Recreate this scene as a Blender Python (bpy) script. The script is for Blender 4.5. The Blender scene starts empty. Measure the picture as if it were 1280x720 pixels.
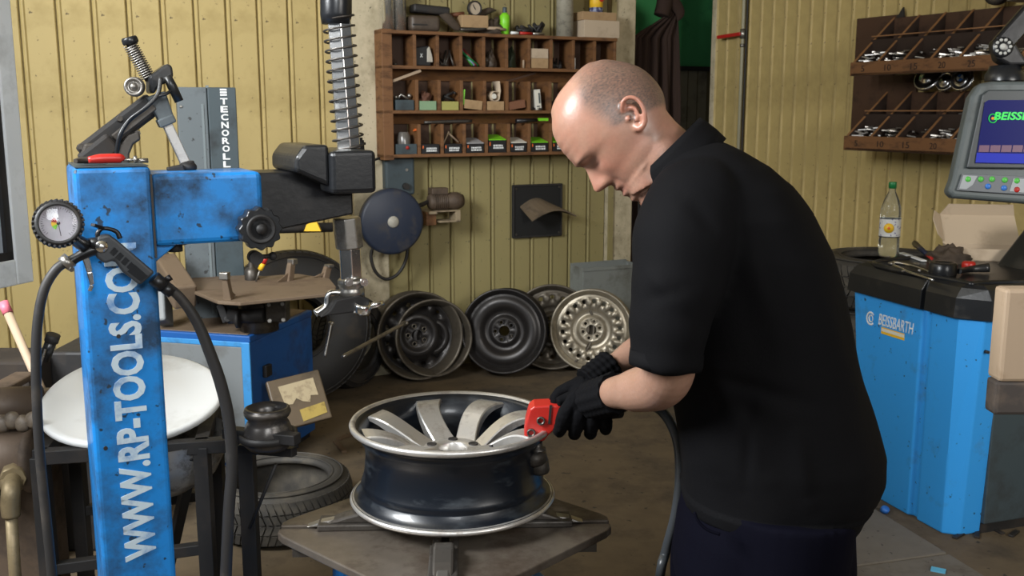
import bpy, bmesh, math, random
from math import sin, cos, pi, radians, sqrt, atan2, exp
from mathutils import Vector as V, Matrix, noise as mnoise
random.seed(7)
SC = bpy.context.scene
COL = SC.collection

# ------------------------------------------------------------------ camera
FPX = 1250.0; PIT = radians(10.0); CAM = V((0, 0, 1.5))
cam_d = bpy.data.cameras.new('camera'); cam_d.lens = 36 * FPX / 1280; cam_d.sensor_width = 36
cam_d.clip_start = 0.05
cam = bpy.data.objects.new('camera', cam_d); COL.objects.link(cam)
cam.location = CAM; cam.rotation_euler = (pi / 2 - PIT, 0, 0)
SC.camera = cam
cam_d.dof.use_dof = True; cam_d.dof.focus_distance = 2.1; cam_d.dof.aperture_fstop = 11

# ------------------------------------------------------------------ world, lights, exposure
w = bpy.data.worlds.new('world'); SC.world = w; w.use_nodes = True
w.node_tree.nodes['Background'].inputs[0].default_value = (0.80, 0.90, 1.0, 1)
w.node_tree.nodes['Background'].inputs[1].default_value = 0.06
def area(name, loc, to, size, size_y, power, color=(1, 1, 1)):
    d = bpy.data.lights.new(name, 'AREA'); d.shape = 'RECTANGLE'; d.size = size; d.size_y = size_y
    d.energy = power; d.color = color
    o = bpy.data.objects.new(name, d); COL.objects.link(o); o.location = loc
    o.rotation_euler = (V(to) - V(loc)).to_track_quat('-Z', 'Y').to_euler(); return o
area('doorway_daylight', (-2.5, 0.9, 2.75), (0.2, 2.6, 1.1), 1.3, 1.1, 190, (0.95, 0.98, 1.0))
area('window_daylight', (-1.6, 4.0, 3.15), (0.3, 5.6, 1.3), 2.4, 0.9, 12, (1.0, 0.95, 0.85))
gl = area('gate_daylight', (2.9, -0.9, 2.4), (1.6, 3.8, 0.8), 1.4, 1.2, 28, (1.0, 0.97, 0.92)); gl.data.spread = radians(100)
fl_ = area('front_fill', (0.2, -1.2, 2.7), (-1.3, 2.2, 1.2), 0.9, 0.9, 7, (0.95, 0.98, 1.0)); fl_.data.spread = radians(60)  # added fill lamp, brightens the window sash and the blue post
SC.view_settings.view_transform = 'Standard'; SC.view_settings.look = 'None'
SC.view_settings.gamma = 1.0; SC.view_settings.use_curve_mapping = False
SC.view_settings.exposure = 0.45

# ------------------------------------------------------------------ pixel to world
CP, SP = cos(PIT), sin(PIT)
def ray(x, y):
    cx = (x - 640) / FPX; cy = (360 - y) / FPX
    return V((cx, CP + cy * SP, -SP + cy * CP))
def P(x, y, D): r = ray(x, y); return CAM + r * (D / r.y)
def PZ(x, y, z): r = ray(x, y); return CAM + r * ((z - CAM.z) / r.z)
def PL(x, y, p0, n): r = ray(x, y); return CAM + r * ((p0 - CAM).dot(n) / r.dot(n))
DOWN = V((0, -SP, -CP)); FWD = V((0, CP, -SP)); XH = V((1, 0, 0)); ZH = V((0, 0, 1))

# ------------------------------------------------------------------ materials
MATS = {}
def mat(name, col, rough=0.5, metal=0.0, spec=0.5, dirt=None, dscale=6.0, damt=0.5, grain=0.0, gscale=60, bump=0.0, bscale=80,
        stretch=(1, 1, 1), speck=None, spscale=90, spthr=0.66, trans=0.0, emit=0.0, coat=0.0, attr=None, alpha=1.0):
    if name in MATS: return MATS[name]
    m = bpy.data.materials.new(name); m.use_nodes = True; nt = m.node_tree; N = nt.nodes; L = nt.links
    b = N['Principled BSDF']; b.inputs['Roughness'].default_value = rough; b.inputs['Metallic'].default_value = metal
    b.inputs['Specular IOR Level'].default_value = spec
    b.inputs['Coat Weight'].default_value = coat
    if trans: b.inputs['Transmission Weight'].default_value = trans; b.inputs['IOR'].default_value = 1.3
    if alpha < 1: b.inputs['Alpha'].default_value = alpha
    tc = N.new('ShaderNodeTexCoord'); mp = N.new('ShaderNodeMapping'); mp.inputs['Scale'].default_value = stretch
    L.new(tc.outputs['Object'], mp.inputs['Vector'])
    def nz(scale, det=5, rg=0.6):
        n = N.new('ShaderNodeTexNoise'); n.inputs['Scale'].default_value = scale; n.inputs['Detail'].default_value = det
        n.inputs['Roughness'].default_value = rg
        L.new(mp.outputs[0], n.inputs['Vector']); return n.outputs['Fac']
    def mix(fac, a, c2):
        x = N.new('ShaderNodeMix'); x.data_type = 'RGBA'
        if isinstance(fac, float): x.inputs[0].default_value = fac
        else: L.new(fac, x.inputs[0])
        for k, v in ((6, a), (7, c2)):
            if isinstance(v, tuple): x.inputs[k].default_value = (*v[:3], 1)
            else: L.new(v, x.inputs[k])
        return x.outputs[2]
    def ramp(f, lo, hi, amt=1.0):
        r = N.new('ShaderNodeMapRange'); r.inputs[1].default_value = lo; r.inputs[2].default_value = hi
        r.inputs[4].default_value = amt; L.new(f, r.inputs[0]); return r.outputs[0]
    c = tuple(col)
    if attr:
        a = N.new('ShaderNodeVertexColor'); a.layer_name = attr
        c = a.outputs['Color']
    if grain:
        c = mix(ramp(nz(gscale, 4), 0.35, 0.65, grain), c, tuple(v * 0.45 for v in col) if not attr else (0.10, 0.05, 0.035))
    if dirt:
        f = ramp(nz(dscale, 8, 0.65), 0.62 - 0.3 * damt, 0.78 - 0.2 * damt, min(1, 0.4 + damt))
        c = mix(f, c, dirt)
        rr = N.new('ShaderNodeMapRange'); rr.inputs[3].default_value = rough; rr.inputs[4].default_value = min(1, rough + 0.35)
        L.new(f, rr.inputs[0]); L.new(rr.outputs[0], b.inputs['Roughness'])
    if speck:
        c = mix(ramp(nz(spscale, 2, 0.5), spthr, spthr + 0.04, 0.9), c, speck)
    if isinstance(c, tuple): b.inputs['Base Color'].default_value = (*c[:3], 1)
    else: L.new(c, b.inputs['Base Color'])
    if emit:
        b.inputs['Emission Strength'].default_value = emit
        b.inputs['Emission Color'].default_value = (*col[:3], 1)
    if bump:
        bp = N.new('ShaderNodeBump'); bp.inputs['Strength'].default_value = bump; bp.inputs['Distance'].default_value = 0.0012
        L.new(nz(bscale, 3), bp.inputs['Height']); L.new(bp.outputs[0], b.inputs['Normal'])
    MATS[name] = m; return m
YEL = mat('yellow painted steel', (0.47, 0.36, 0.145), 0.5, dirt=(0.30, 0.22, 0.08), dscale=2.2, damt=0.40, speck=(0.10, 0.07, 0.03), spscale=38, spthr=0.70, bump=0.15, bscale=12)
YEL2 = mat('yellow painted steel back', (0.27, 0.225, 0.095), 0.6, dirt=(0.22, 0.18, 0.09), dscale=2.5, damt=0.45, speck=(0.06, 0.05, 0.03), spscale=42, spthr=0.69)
YELD = mat('yellow groove', (0.17, 0.12, 0.035), 0.7, dirt=(0.05, 0.035, 0.01), dscale=5, damt=0.4)
CREAM = mat('cream concrete', (0.52, 0.45, 0.31), 0.8, dirt=(0.25, 0.21, 0.13), dscale=5, damt=0.5, speck=(0.08, 0.07, 0.05), spscale=60, spthr=0.68, bump=0.3, bscale=50)
FLOOR = mat('dirty concrete', (0.115, 0.082, 0.046), 0.78, dirt=(0.036, 0.026, 0.016), dscale=3.0, damt=0.5, grain=0.35, gscale=11, bump=0.5, bscale=22, speck=(0.02, 0.015, 0.01), spscale=30, spthr=0.68)
SLAB = mat('grey concrete', (0.150, 0.130, 0.105), 0.75, dirt=(0.07, 0.055, 0.04), dscale=3.5, damt=0.4, grain=0.2, gscale=15, bump=0.4, bscale=30, speck=(0.03, 0.02, 0.015), spscale=55, spthr=0.7)
BLUE = mat('sky blue machine paint', (0.010, 0.20, 0.56), 0.38, dirt=(0.008, 0.035, 0.08), dscale=8, damt=0.58, speck=(0.01, 0.02, 0.03), spscale=55, spthr=0.68, coat=0.15)
BLUE2 = mat('balancer blue paint', (0.035, 0.33, 0.82), 0.42, dirt=(0.06, 0.13, 0.20), dscale=6, damt=0.18, speck=(0.02, 0.05, 0.09), spscale=45, spthr=0.7)
BLUE3 = mat('worn blue paint', (0.01, 0.10, 0.36), 0.5, dirt=(0.04, 0.03, 0.025), dscale=5, damt=0.4)
BLUEP = mat('pale blue edge paint', (0.05, 0.28, 0.62), 0.5, dirt=(0.03, 0.05, 0.08), dscale=9, damt=0.3)
GREY = mat('grey machine paint', (0.11, 0.13, 0.14), 0.5, dirt=(0.04, 0.04, 0.04), dscale=5, damt=0.35, speck=(0.02, 0.02, 0.02), spscale=50)
GREYL = mat('light grey machine paint', (0.20, 0.215, 0.22), 0.5, dirt=(0.09, 0.08, 0.07), dscale=4, damt=0.4)
GREYD = mat('dark grey green paint', (0.045, 0.065, 0.075), 0.5, dirt=(0.02, 0.02, 0.02), dscale=6, damt=0.35)
BLK = mat('greasy black steel', (0.006, 0.006, 0.007), 0.36, 0.0, dirt=(0.018, 0.015, 0.012), dscale=10, damt=0.3, bump=0.3, bscale=60)
BLKM = mat('matt black steel', (0.014, 0.013, 0.013), 0.6, 0.0, dirt=(0.035, 0.025, 0.018), dscale=8, damt=0.4, bump=0.3, bscale=70)
PLAST = mat('black plastic', (0.012, 0.013, 0.015), 0.30, dirt=(0.045, 0.04, 0.033), dscale=9, damt=0.25, bump=0.2, bscale=90)
RUB = mat('black rubber', (0.016, 0.015, 0.015), 0.55, dirt=(0.07, 0.055, 0.04), dscale=7, damt=0.35)
RUBD = mat('dusty rubber', (0.045, 0.041, 0.036), 0.65, dirt=(0.14, 0.12, 0.09), dscale=6, damt=0.45)
CHROME = mat('chrome', (0.86, 0.85, 0.83), 0.24, 1.0, dirt=(0.12, 0.10, 0.08), dscale=14, damt=0.2)
STEEL = mat('worn steel', (0.38, 0.36, 0.33), 0.35, 0.9, dirt=(0.06, 0.045, 0.03), dscale=12, damt=0.4)
STEELD = mat('oily dark steel', (0.10, 0.09, 0.08), 0.42, 0.7, dirt=(0.03, 0.022, 0.015), dscale=12, damt=0.5)
ALU = mat('worn aluminium', (0.62, 0.60, 0.57), 0.34, 0.75, dirt=(0.12, 0.07, 0.035), dscale=16, damt=0.33, bump=0.1, bscale=60)
WHITE = mat('white enamel', (0.82, 0.83, 0.82), 0.4, dirt=(0.50, 0.48, 0.42), dscale=4, damt=0.25)
LETTER = mat('worn white lettering', (0.50, 0.60, 0.66), 0.5, dirt=(0.012, 0.15, 0.42), dscale=16, damt=0.40)
LETTERW = mat('white lettering', (0.78, 0.80, 0.80), 0.5)
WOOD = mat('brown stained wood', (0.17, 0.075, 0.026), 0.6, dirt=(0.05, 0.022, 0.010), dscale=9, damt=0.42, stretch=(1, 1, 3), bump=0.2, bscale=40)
WOODB = mat('shaded bin wood', (0.022, 0.010, 0.005), 0.8)  # shade inside the rack bins, painted into the wood colour
WOODE = mat('lighter edge wood', (0.24, 0.115, 0.045), 0.6, dirt=(0.08, 0.035, 0.014), dscale=14, damt=0.4)  # lighter wood on the rack's board and divider edges
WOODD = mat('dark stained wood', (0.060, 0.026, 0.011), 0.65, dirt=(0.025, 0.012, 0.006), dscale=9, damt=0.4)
WOODL = mat('pale wood', (0.38, 0.28, 0.19), 0.65, dirt=(0.2, 0.12, 0.06), dscale=8, damt=0.3)
CARD = mat('cardboard', (0.38, 0.25, 0.13), 0.8, dirt=(0.20, 0.12, 0.06), dscale=9, damt=0.25)
CARDP = mat('pale cardboard', (0.50, 0.40, 0.29), 0.8, dirt=(0.30, 0.22, 0.15), dscale=7, damt=0.25)
TABLE = mat('scraped steel plate', (0.15, 0.125, 0.10), 0.40, 0.55, dirt=(0.045, 0.025, 0.014), dscale=5, damt=0.5, bump=0.25, bscale=30, grain=0.3, gscale=40)
TABLE2 = mat('dusty brown plate', (0.17, 0.12, 0.078), 0.65, 0.1, dirt=(0.10, 0.06, 0.035), dscale=6, damt=0.4)
RIMB = mat('black rim paint', (0.004, 0.006, 0.010), 0.32, 0.0, dirt=(0.04, 0.05, 0.06), dscale=9, damt=0.25, coat=0.15, stretch=(1, 1, 3))
RIMS = mat('dirty silver wheel paint', (0.36, 0.32, 0.25), 0.38, 0.65, dirt=(0.07, 0.055, 0.035), dscale=9, damt=0.35)
RIMK = mat('dark wheel steel', (0.030, 0.027, 0.026), 0.36, 0.5, dirt=(0.012, 0.010, 0.009), dscale=10, damt=0.4)
RIMG = mat('grimy grey wheel steel', (0.10, 0.085, 0.065), 0.42, 0.5, dirt=(0.03, 0.022, 0.015), dscale=10, damt=0.45)
GALV = mat('galvanised sheet', (0.26, 0.28, 0.27), 0.5, 0.3, dirt=(0.10, 0.09, 0.07), dscale=5, damt=0.4)
RED = mat('red paint', (0.44, 0.018, 0.012), 0.4, dirt=(0.12, 0.02, 0.01), dscale=12, damt=0.3)
IRON = mat('brown cast iron', (0.090, 0.062, 0.042), 0.55, 0.2, dirt=(0.025, 0.016, 0.010), dscale=8, damt=0.45, bump=0.5, bscale=50)
RUST = mat('old brass pipe', (0.26, 0.20, 0.11), 0.5, 0.4, dirt=(0.09, 0.06, 0.03), dscale=12, damt=0.4)
CURT = mat('dark brown cloth', (0.028, 0.013, 0.008), 0.9, bump=0.3, bscale=120)
GREEN = mat('green painted wall', (0.07, 0.42, 0.13), 0.7, dirt=(0.02, 0.10, 0.04), dscale=4, damt=0.3)
DARK = mat('grimy dark', (0.025, 0.018, 0.013), 0.8, dirt=(0.05, 0.035, 0.022), dscale=8, damt=0.3)
BRNCL = mat('brown oily cloth', (0.060, 0.042, 0.028), 0.85, dirt=(0.02, 0.014, 0.01), dscale=12, damt=0.4)
LIME = mat('lime green plastic', (0.20, 0.62, 0.02), 0.4)
GRN = mat('dark green plastic', (0.01, 0.18, 0.05), 0.4)
YLW = mat('yellow print', (0.80, 0.48, 0.02), 0.5, dirt=(0.35, 0.18, 0.02), dscale=16, damt=0.2)
ORG = mat('orange plastic', (0.75, 0.14, 0.02), 0.5)
CLOTHK = mat('black cotton', (0.0044, 0.0043, 0.0050), 0.8, spec=0.08, bump=0.35, bscale=300)
NAVY = mat('navy work trousers', (0.0020, 0.0020, 0.0055), 0.85, spec=0.06, bump=0.3, bscale=260)
GLOVE = mat('black knitted glove', (0.0040, 0.0040, 0.0048), 0.85, spec=0.08, bump=0.6, bscale=240)
PAPER = mat('white paper', (0.70, 0.68, 0.60), 0.7)
GRNP = mat('pale green carton', (0.22, 0.34, 0.20), 0.6)
BOXK = mat('black carton', (0.010, 0.010, 0.012), 0.4)
PINK = mat('pink tape', (0.72, 0.16, 0.22), 0.5)
BAG = mat('brown vinyl bag', (0.075, 0.055, 0.040), 0.5, dirt=(0.03, 0.02, 0.015), dscale=10, damt=0.3)
GLASS = mat('clear plastic', (0.90, 0.95, 0.95), 0.06, trans=0.95)
SKIN = mat('skin', (0.5, 0.27, 0.2), 0.40, attr='tone', grain=0.10, gscale=160, bump=0.25, bscale=180, spec=0.55)
MATS['skin'].node_tree.nodes['Principled BSDF'].inputs['Subsurface Weight'].default_value = 0.08
MATS['skin'].node_tree.nodes['Principled BSDF'].inputs['Subsurface Radius'].default_value = (0.01, 0.004, 0.002)
SCREEN = mat('lit screen blue', (0.008, 0.010, 0.09), 0.3, spec=0.1, emit=0.15)
SCRGRN = mat('lit green', (0.01, 0.42, 0.05), 0.4, emit=0.6)
SCRORG = mat('lit orange', (0.5, 0.16, 0.02), 0.4, emit=0.5)
SCRMAU = mat('lit mauve', (0.10, 0.04, 0.08), 0.4, emit=0.2)
SCRBLU = mat('lit bright blue', (0.02, 0.03, 0.30), 0.4, spec=.1, emit=0.3)
BTNB = mat('blue button', (0.03, 0.15, 0.5), 0.4)
BTNG = mat('green button', (0.08, 0.42, 0.06), 0.4)

# ------------------------------------------------------------------ mesh builder
def frame(o, x, y, z=None):
    x = V(x).normalized(); y = V(y); y = (y - x * y.dot(x)).normalized(); z = x.cross(y)
    m = Matrix((x, y, z)).transposed().to_4x4(); m.translation = V(o); return m
class MB:
    def __init__(s): s.v = []; s.f = []; s.sm = []
    def add(s, vs, fs, smooth=False):
        n = len(s.v); s.v += [V(v) for v in vs]; s.f += [tuple(i + n for i in f) for f in fs]; s.sm += [smooth] * len(fs); return s
    def box(s, a, b, M=None):
        a = V(a); b = V(b)
        vs = [V((x, y, z)) for x in (a.x, b.x) for y in (a.y, b.y) for z in (a.z, b.z)]
        if M is not None: vs = [M @ v for v in vs]
        fs = [(0, 1, 3, 2), (4, 6, 7, 5), (0, 4, 5, 1), (2, 3, 7, 6), (0, 2, 6, 4), (1, 5, 7, 3)]
        if M is not None and M.to_3x3().determinant() < 0: fs = [f[::-1] for f in fs]
        return s.add(vs, fs)
    def bar(s, p0, p1, w, h=None, up=(0, 0, 1), w1=None, h1=None):
        p0 = V(p0); p1 = V(p1); h = h or w; w1 = w if w1 is None else w1; h1 = h if h1 is None else h1
        d = (p1 - p0).normalized(); up = V(up)
        if abs(d.dot(up.normalized())) > 0.98: up = V((0, 1, 0))
        x = d.cross(up).normalized(); y = x.cross(d)
        vs = [p0 + x * a * w / 2 + y * b * h / 2 for a, b in ((-1, -1), (1, -1), (1, 1), (-1, 1))] + \
             [p1 + x * a * w1 / 2 + y * b * h1 / 2 for a, b in ((-1, -1), (1, -1), (1, 1), (-1, 1))]
        return s.add(vs, [(3, 2, 1, 0), (4, 5, 6, 7), (0, 1, 5, 4), (1, 2, 6, 5), (2, 3, 7, 6), (3, 0, 4, 7)][::1])
    def prism(s, pts, vec):
        pts = [V(p) for p in pts]; vec = V(vec); n = len(pts)
        nor = V((0, 0, 0))
        for i in range(n): nor += pts[i].cross(pts[(i + 1) % n])
        if nor.dot(vec) > 0: pts = pts[::-1]
        fs = [tuple(range(n)), tuple(range(2 * n - 1, n - 1, -1))]
        fs += [(i, i + n, (i + 1) % n + n, (i + 1) % n) for i in range(n)]
        return s.add(pts + [p + vec for p in pts], fs)
    def loft(s, rings, caps=True, closed=False, smooth=True):
        n = len(rings[0]); vs = [v for r in rings for v in r]; fs = []
        m = len(rings); rr = m if closed else m - 1
        for i in range(rr):
            for j in range(n):
                a = i * n + j; b = i * n + (j + 1) % n; c = ((i + 1) % m) * n + (j + 1) % n; d = ((i + 1) % m) * n + j
                fs.append((a, b, c, d))
        s.add(vs, fs, smooth)
        if caps and not closed:
            k = len(s.v) - len(vs)
            s.f += [tuple(k + j for j in range(n))[::-1], tuple(k + (m - 1) * n + j for j in range(n))]; s.sm += [False, False]
        return s
    def tube(s, pts, r, n=10, closed=False, caps=True, sub=0, flat=1.0, up=None):
        pts = [V(p) for p in pts]
        rs = list(r) if isinstance(r, (list, tuple)) else [r] * len(pts)
        if sub:
            pp, rr = [], []; m = len(pts); rng = m if closed else m - 1
            for i in range(rng):
                if closed: a, b, c, d = pts[(i - 1) % m], pts[i], pts[(i + 1) % m], pts[(i + 2) % m]; r0, r1 = rs[i], rs[(i + 1) % m]
                else: a, b, c, d = pts[max(i - 1, 0)], pts[i], pts[i + 1], pts[min(i + 2, m - 1)]; r0, r1 = rs[i], rs[i + 1]
                for k in range(sub):
                    t = k / sub
                    pp.append(0.5 * ((2 * b) + (c - a) * t + (2 * a - 5 * b + 4 * c - d) * t * t + (3 * b - 3 * c + d - a) * t ** 3))
                    tt = t * t * (3 - 2 * t); rr.append(r0 + (r1 - r0) * tt)
            if not closed: pp.append(pts[-1]); rr.append(rs[-1])
            pts, rs = pp, rr
        m = len(pts); rings = []; ref = None
        for i in range(m):
            if closed: t = (pts[(i + 1) % m] - pts[i - 1]).normalized()
            else: t = (pts[min(i + 1, m - 1)] - pts[max(i - 1, 0)]).normalized()
            if ref is None:
                ref = V(up) if up is not None else (V((0, 0, 1)) if abs(t.z) < 0.9 else V((0, 1, 0)))
            x = (ref - t * ref.dot(t))
            x = x.normalized() if x.length > 1e-6 else t.orthogonal().normalized()
            ref = x; y = t.cross(x)
            rings.append([pts[i] + (x * cos(2 * pi * k / n) * rs[i] + y * sin(2 * pi * k / n) * rs[i] * flat) for k in range(n)])
        return s.loft(rings, caps, closed)
    def lathe(s, prof, o, axis, n=32, closed=False, smooth=True, caps=False):
        o = V(o); az = V(axis).normalized(); ax = az.orthogonal().normalized(); ay = az.cross(ax)
        if az.z > 0.99: ax, ay = V((1, 0, 0)), V((0, 1, 0))
        k0 = len(s.v); m = len(prof)
        vs = []; fs = []
        for (r, h) in prof:
            for j in range(n):
                a = 2 * pi * j / n; vs.append(o + az * h + (ax * cos(a) + ay * sin(a)) * max(r, 1e-5))
        for i in range(m if closed else m - 1):
            for j in range(n):
                fs.append((i * n + j, i * n + (j + 1) % n, ((i + 1) % m) * n + (j + 1) % n, ((i + 1) % m) * n + j))
        s.add(vs, fs, smooth)
        if caps: s.f += [tuple(k0 + j for j in range(n))[::-1], tuple(k0 + (m - 1) * n + j for j in range(n))]; s.sm += [False] * 2
        return s
    def cyl(s, p0, p1, r, n=20, r1=None):
        p0 = V(p0); p1 = V(p1); return s.lathe([(r, 0), (r if r1 is None else r1, (p1 - p0).length)], p0, p1 - p0, n, caps=True)
    def ell(s, c, rad, M=None, nu=16, nv=10):
        c = V(c); rad = V(rad) if not isinstance(rad, (int, float)) else V((rad,) * 3)
        R = M.to_3x3() if M is not None else Matrix.Identity(3)
        rings = []
        for i in range(nv + 1):
            ph = -pi / 2 + pi * (i / nv) * 0.9998 + 0.0001
            rings.append([c + R @ V((rad.x * cos(ph) * cos(2 * pi * j / nu), rad.y * cos(ph) * sin(2 * pi * j / nu), rad.z * sin(ph))) for j in range(nu)])
        return s.loft(rings)
    def spring(s, p0, p1, R, r, turns, n=16, k=6):
        p0 = V(p0); p1 = V(p1); a = (p1 - p0); d = a.normalized(); x = d.orthogonal().normalized(); y = d.cross(x)
        T = int(turns * n)
        return s.tube([p0 + a * (i / T) + (x * cos(2 * pi * i / n) + y * sin(2 * pi * i / n)) * R for i in range(T + 1)], r, k)
def mkmesh(mb, name, mats, off=None):
    me = bpy.data.meshes.new(name)
    vs = mb.v if off is None else [v - off for v in mb.v]
    me.from_pydata([tuple(v) for v in vs], [], mb.f)
    me.polygons.foreach_set('use_smooth', mb.sm); me.update()
    me.materials.append(mats)
    return me
ROOT = {}
def finish(o, bev, seg=2):
    if bev:
        b = o.modifiers.new('bevel', 'BEVEL'); b.width = bev; b.segments = seg; b.limit_method = 'ANGLE'; b.angle_limit = radians(38)
        b.harden_normals = False
def thing(name, label, cat, loc=(0, 0, 0), group=None):
    o = bpy.data.objects.new(name, None); COL.objects.link(o); o.location = V(loc); o.empty_display_size = 0.05
    o['label'] = label; o['category'] = cat
    if group: o['group'] = group
    ROOT[o] = V(loc); return o
def struct(name, loc=(0, 0, 0), mb=None, m=None, bev=0):
    if mb is None: o = bpy.data.objects.new(name, None)
    else: o = bpy.data.objects.new(name, mkmesh(mb, name, m, V(loc))); finish(o, bev)
    COL.objects.link(o); o.location = V(loc); o['kind'] = 'structure'; ROOT[o] = V(loc); return o
def part(name, mb, m, parent, bev=0, label=None, kind=None, seg=2):
    off = ROOT[parent]
    o = bpy.data.objects.new(name, mkmesh(mb, name, m, off)); COL.objects.link(o); o.parent = parent
    ROOT[o] = off; finish(o, bev, seg)
    if label: o['label'] = label
    if kind: o['kind'] = kind
    return o
def solo(name, mb, m, label, cat, group=None, bev=0, seg=2):
    lo = V((min(v[i] for v in mb.v) for i in range(3))); hi = V((max(v[i] for v in mb.v) for i in range(3)))
    loc = V(((lo.x + hi.x) / 2, (lo.y + hi.y) / 2, lo.z))
    o = bpy.data.objects.new(name, mkmesh(mb, name, m, loc)); COL.objects.link(o); o.location = loc
    o['label'] = label; o['category'] = cat
    if group: o['group'] = group
    ROOT[o] = loc; finish(o, bev, seg); return o
def copy_tree(o, parent=None):
    c = o.copy(); COL.objects.link(c)
    if parent is not None: c.parent = parent
    for ch in list(o.children): copy_tree(ch, c)
    return c
def text(name, s, m, parent, c, x, y, w, h, depth=0.002, bold=0.0, fit=True, shear=0):
    cu = bpy.data.curves.new('t', 'FONT'); cu.body = s; cu.extrude = 0.02; cu.offset = bold; cu.resolution_u = 3; cu.shear = shear
    to = bpy.data.objects.new('t', cu); COL.objects.link(to); bpy.context.view_layer.update()
    me = bpy.data.meshes.new_from_object(to.evaluated_get(bpy.context.evaluated_depsgraph_get()))
    bpy.data.objects.remove(to); bpy.data.curves.remove(cu)
    xs = [v.co.x for v in me.vertices]; ys = [v.co.y for v in me.vertices]
    x0, x1, y0, y1 = min(xs), max(xs), min(ys), max(ys)
    F = frame(c, x, y)
    off = ROOT[parent]
    for v in me.vertices:
        v.co = F @ V(((v.co.x - (x0 + x1) / 2) / (x1 - x0) * w, (v.co.y - (y0 + y1) / 2) / (y1 - y0) * h, v.co.z / 0.02 * depth)) - off
    me.materials.clear(); me.materials.append(m)
    o = bpy.data.objects.new(name, me); COL.objects.link(o); o.parent = parent; ROOT[o] = off; return o
def smooth_tab(tab, x):
    n = len(tab)
    if x <= tab[0][0]: return tab[0][1]
    if x >= tab[-1][0]: return tab[-1][1]
    sl = [(tab[i + 1][1] - tab[i][1]) / (tab[i + 1][0] - tab[i][0]) for i in range(n - 1)]
    for i in range(n - 1):
        if x <= tab[i + 1][0]:
            h = tab[i + 1][0] - tab[i][0]; t = (x - tab[i][0]) / h
            m0 = sl[i] if i == 0 else (sl[i - 1] + sl[i]) / 2; m1 = sl[i] if i == n - 2 else (sl[i] + sl[i + 1]) / 2
            return (2 * t ** 3 - 3 * t * t + 1) * tab[i][1] + (t ** 3 - 2 * t * t + t) * h * m0 + (3 * t * t - 2 * t ** 3) * tab[i + 1][1] + (t ** 3 - t * t) * h * m1
def lerp_tab(tab, x):
    if x <= tab[0][0]: return tab[0][1]
    for (a, b), (c, d) in zip(tab, tab[1:]):
        if x <= c:
            t = (x - a) / (c - a); return b + (d - b) * t
    return tab[-1][1]

# ------------------------------------------------------------------ room shell
BD = V((cos(radians(26)), sin(radians(26)), 0)); BN = V((BD.y, -BD.x, 0))      # along the back wall, and out of it towards the room
b0 = P(630, 144, 6.0); b0.z = 0
RD = V((cos(radians(62)), -sin(radians(62)), 0)); RN = V((-sin(radians(62)), -cos(radians(62)), 0))
r0 = PL(893, 144, b0, BN); r0.z = 0                                             # the corner
ZT = 3.3
def BS(x, y=144, out=0.0):   # along-wall coordinate of a pixel, on the plane standing out of the back wall
    p = PL(x, y, b0 + BN * out, BN); return (p - b0).dot(BD), p.z
def BP(s, z, out=0.0): p = b0 + BD * s + BN * out; return V((p.x, p.y, z))
def RS(x, y=144, out=0.0):
    p = PL(x, y, r0 + RN * out, RN); return (p - r0).dot(RD), p.z
def RP(s, z, out=0.0): p = r0 + RD * s + RN * out; return V((p.x, p.y, z))
BF = frame(b0, BD, ZH); RF = frame(r0, RD, ZH)   # x along, y up, z = towards the room (x cross y)
if BF.to_3x3().col[2].dot(BN) < 0: raise Exception('bf')

fl = MB().box((-5, -2.5, -0.06), (4.2, 9, 0))
floor_o = struct('floor', (0, 0, -0.06), fl, FLOOR)
e0 = PZ(1052, 612, 0); e1 = PZ(1215, 712, 0); ed = (e1 - e0).normalized(); en = V((-ed.y, ed.x, 0))
if en.x > 0: en = -en
sl = MB()
for k, (a, b) in enumerate(((-0.10, 0.62), (0.63, 2.4))):
    q = [e0 + ed * a, e0 + ed * b, e0 + ed * b + en * .6, e0 + ed * a + en * .6]
    part('concrete_slab', MB().prism([v + V((0, 0, -0.02)) for v in q], (0, 0, 0.026)), SLAB, floor_o, 0.004, 'greyer smooth concrete slab')
struct('ceiling', (0, 0, ZT), MB().box((-5, 0.5, ZT), (4.2, 9, ZT + 0.08)), CREAM)

def panels(wall, FR, s0, s1, wd, z0, z1, m, rib=0.014):
    n = max(1, round((s1 - s0) / wd)); wd = (s1 - s0) / n
    me = None
    for i in range(n):
        g = 0.0035; a = s0 + i * wd + g; b = s0 + (i + 1) * wd - g; T = 0.010
        if me is None:
            mb = MB(); e = rib
            pr = [(0, 0), (0, T), (e * .5, T + .008), (e, T + .008), (e * 1.6, T), (b - a - e * .4, T), (b - a, T * .4), (b - a, 0)]
            lo = [FR.to_3x3() @ V((x, z0, z)) for x, z in pr]; hi = [FR.to_3x3() @ V((x, z1, z)) for x, z in pr]
            k = len(pr); mb.v = lo + hi
            mb.f = [(j, (j + 1) % k, (j + 1) % k + k, j + k) for j in range(k)] + [tuple(range(k - 1, -1, -1)), tuple(range(k, 2 * k))]
            mb.sm = [False] * len(mb.f); me = mkmesh(mb, 'wall_panel', m)
        o = bpy.data.objects.new('wall_panel', me); COL.objects.link(o); o.parent = wall
        o.location = FR @ V((a, 0, 0)) - ROOT[wall]
sL, _ = BS(-60); s435, _ = BS(436); s478, _ = BS(479); s757, _ = BS(757); s788, _ = BS(787); s893 = (r0 - b0).dot(BD)
wb = struct('wall_back', b0, MB().box((sL, 0, -0.12), (s757 + 0.02, ZT, -0.002), BF), YELD)
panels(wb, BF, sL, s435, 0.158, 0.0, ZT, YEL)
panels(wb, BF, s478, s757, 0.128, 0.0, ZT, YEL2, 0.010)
struct('trim_1', BP((s435 + s478) / 2, 0), MB().box((s435, 0, -0.05), (s478, ZT, 0.05), BF), CREAM, 0.006)
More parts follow.
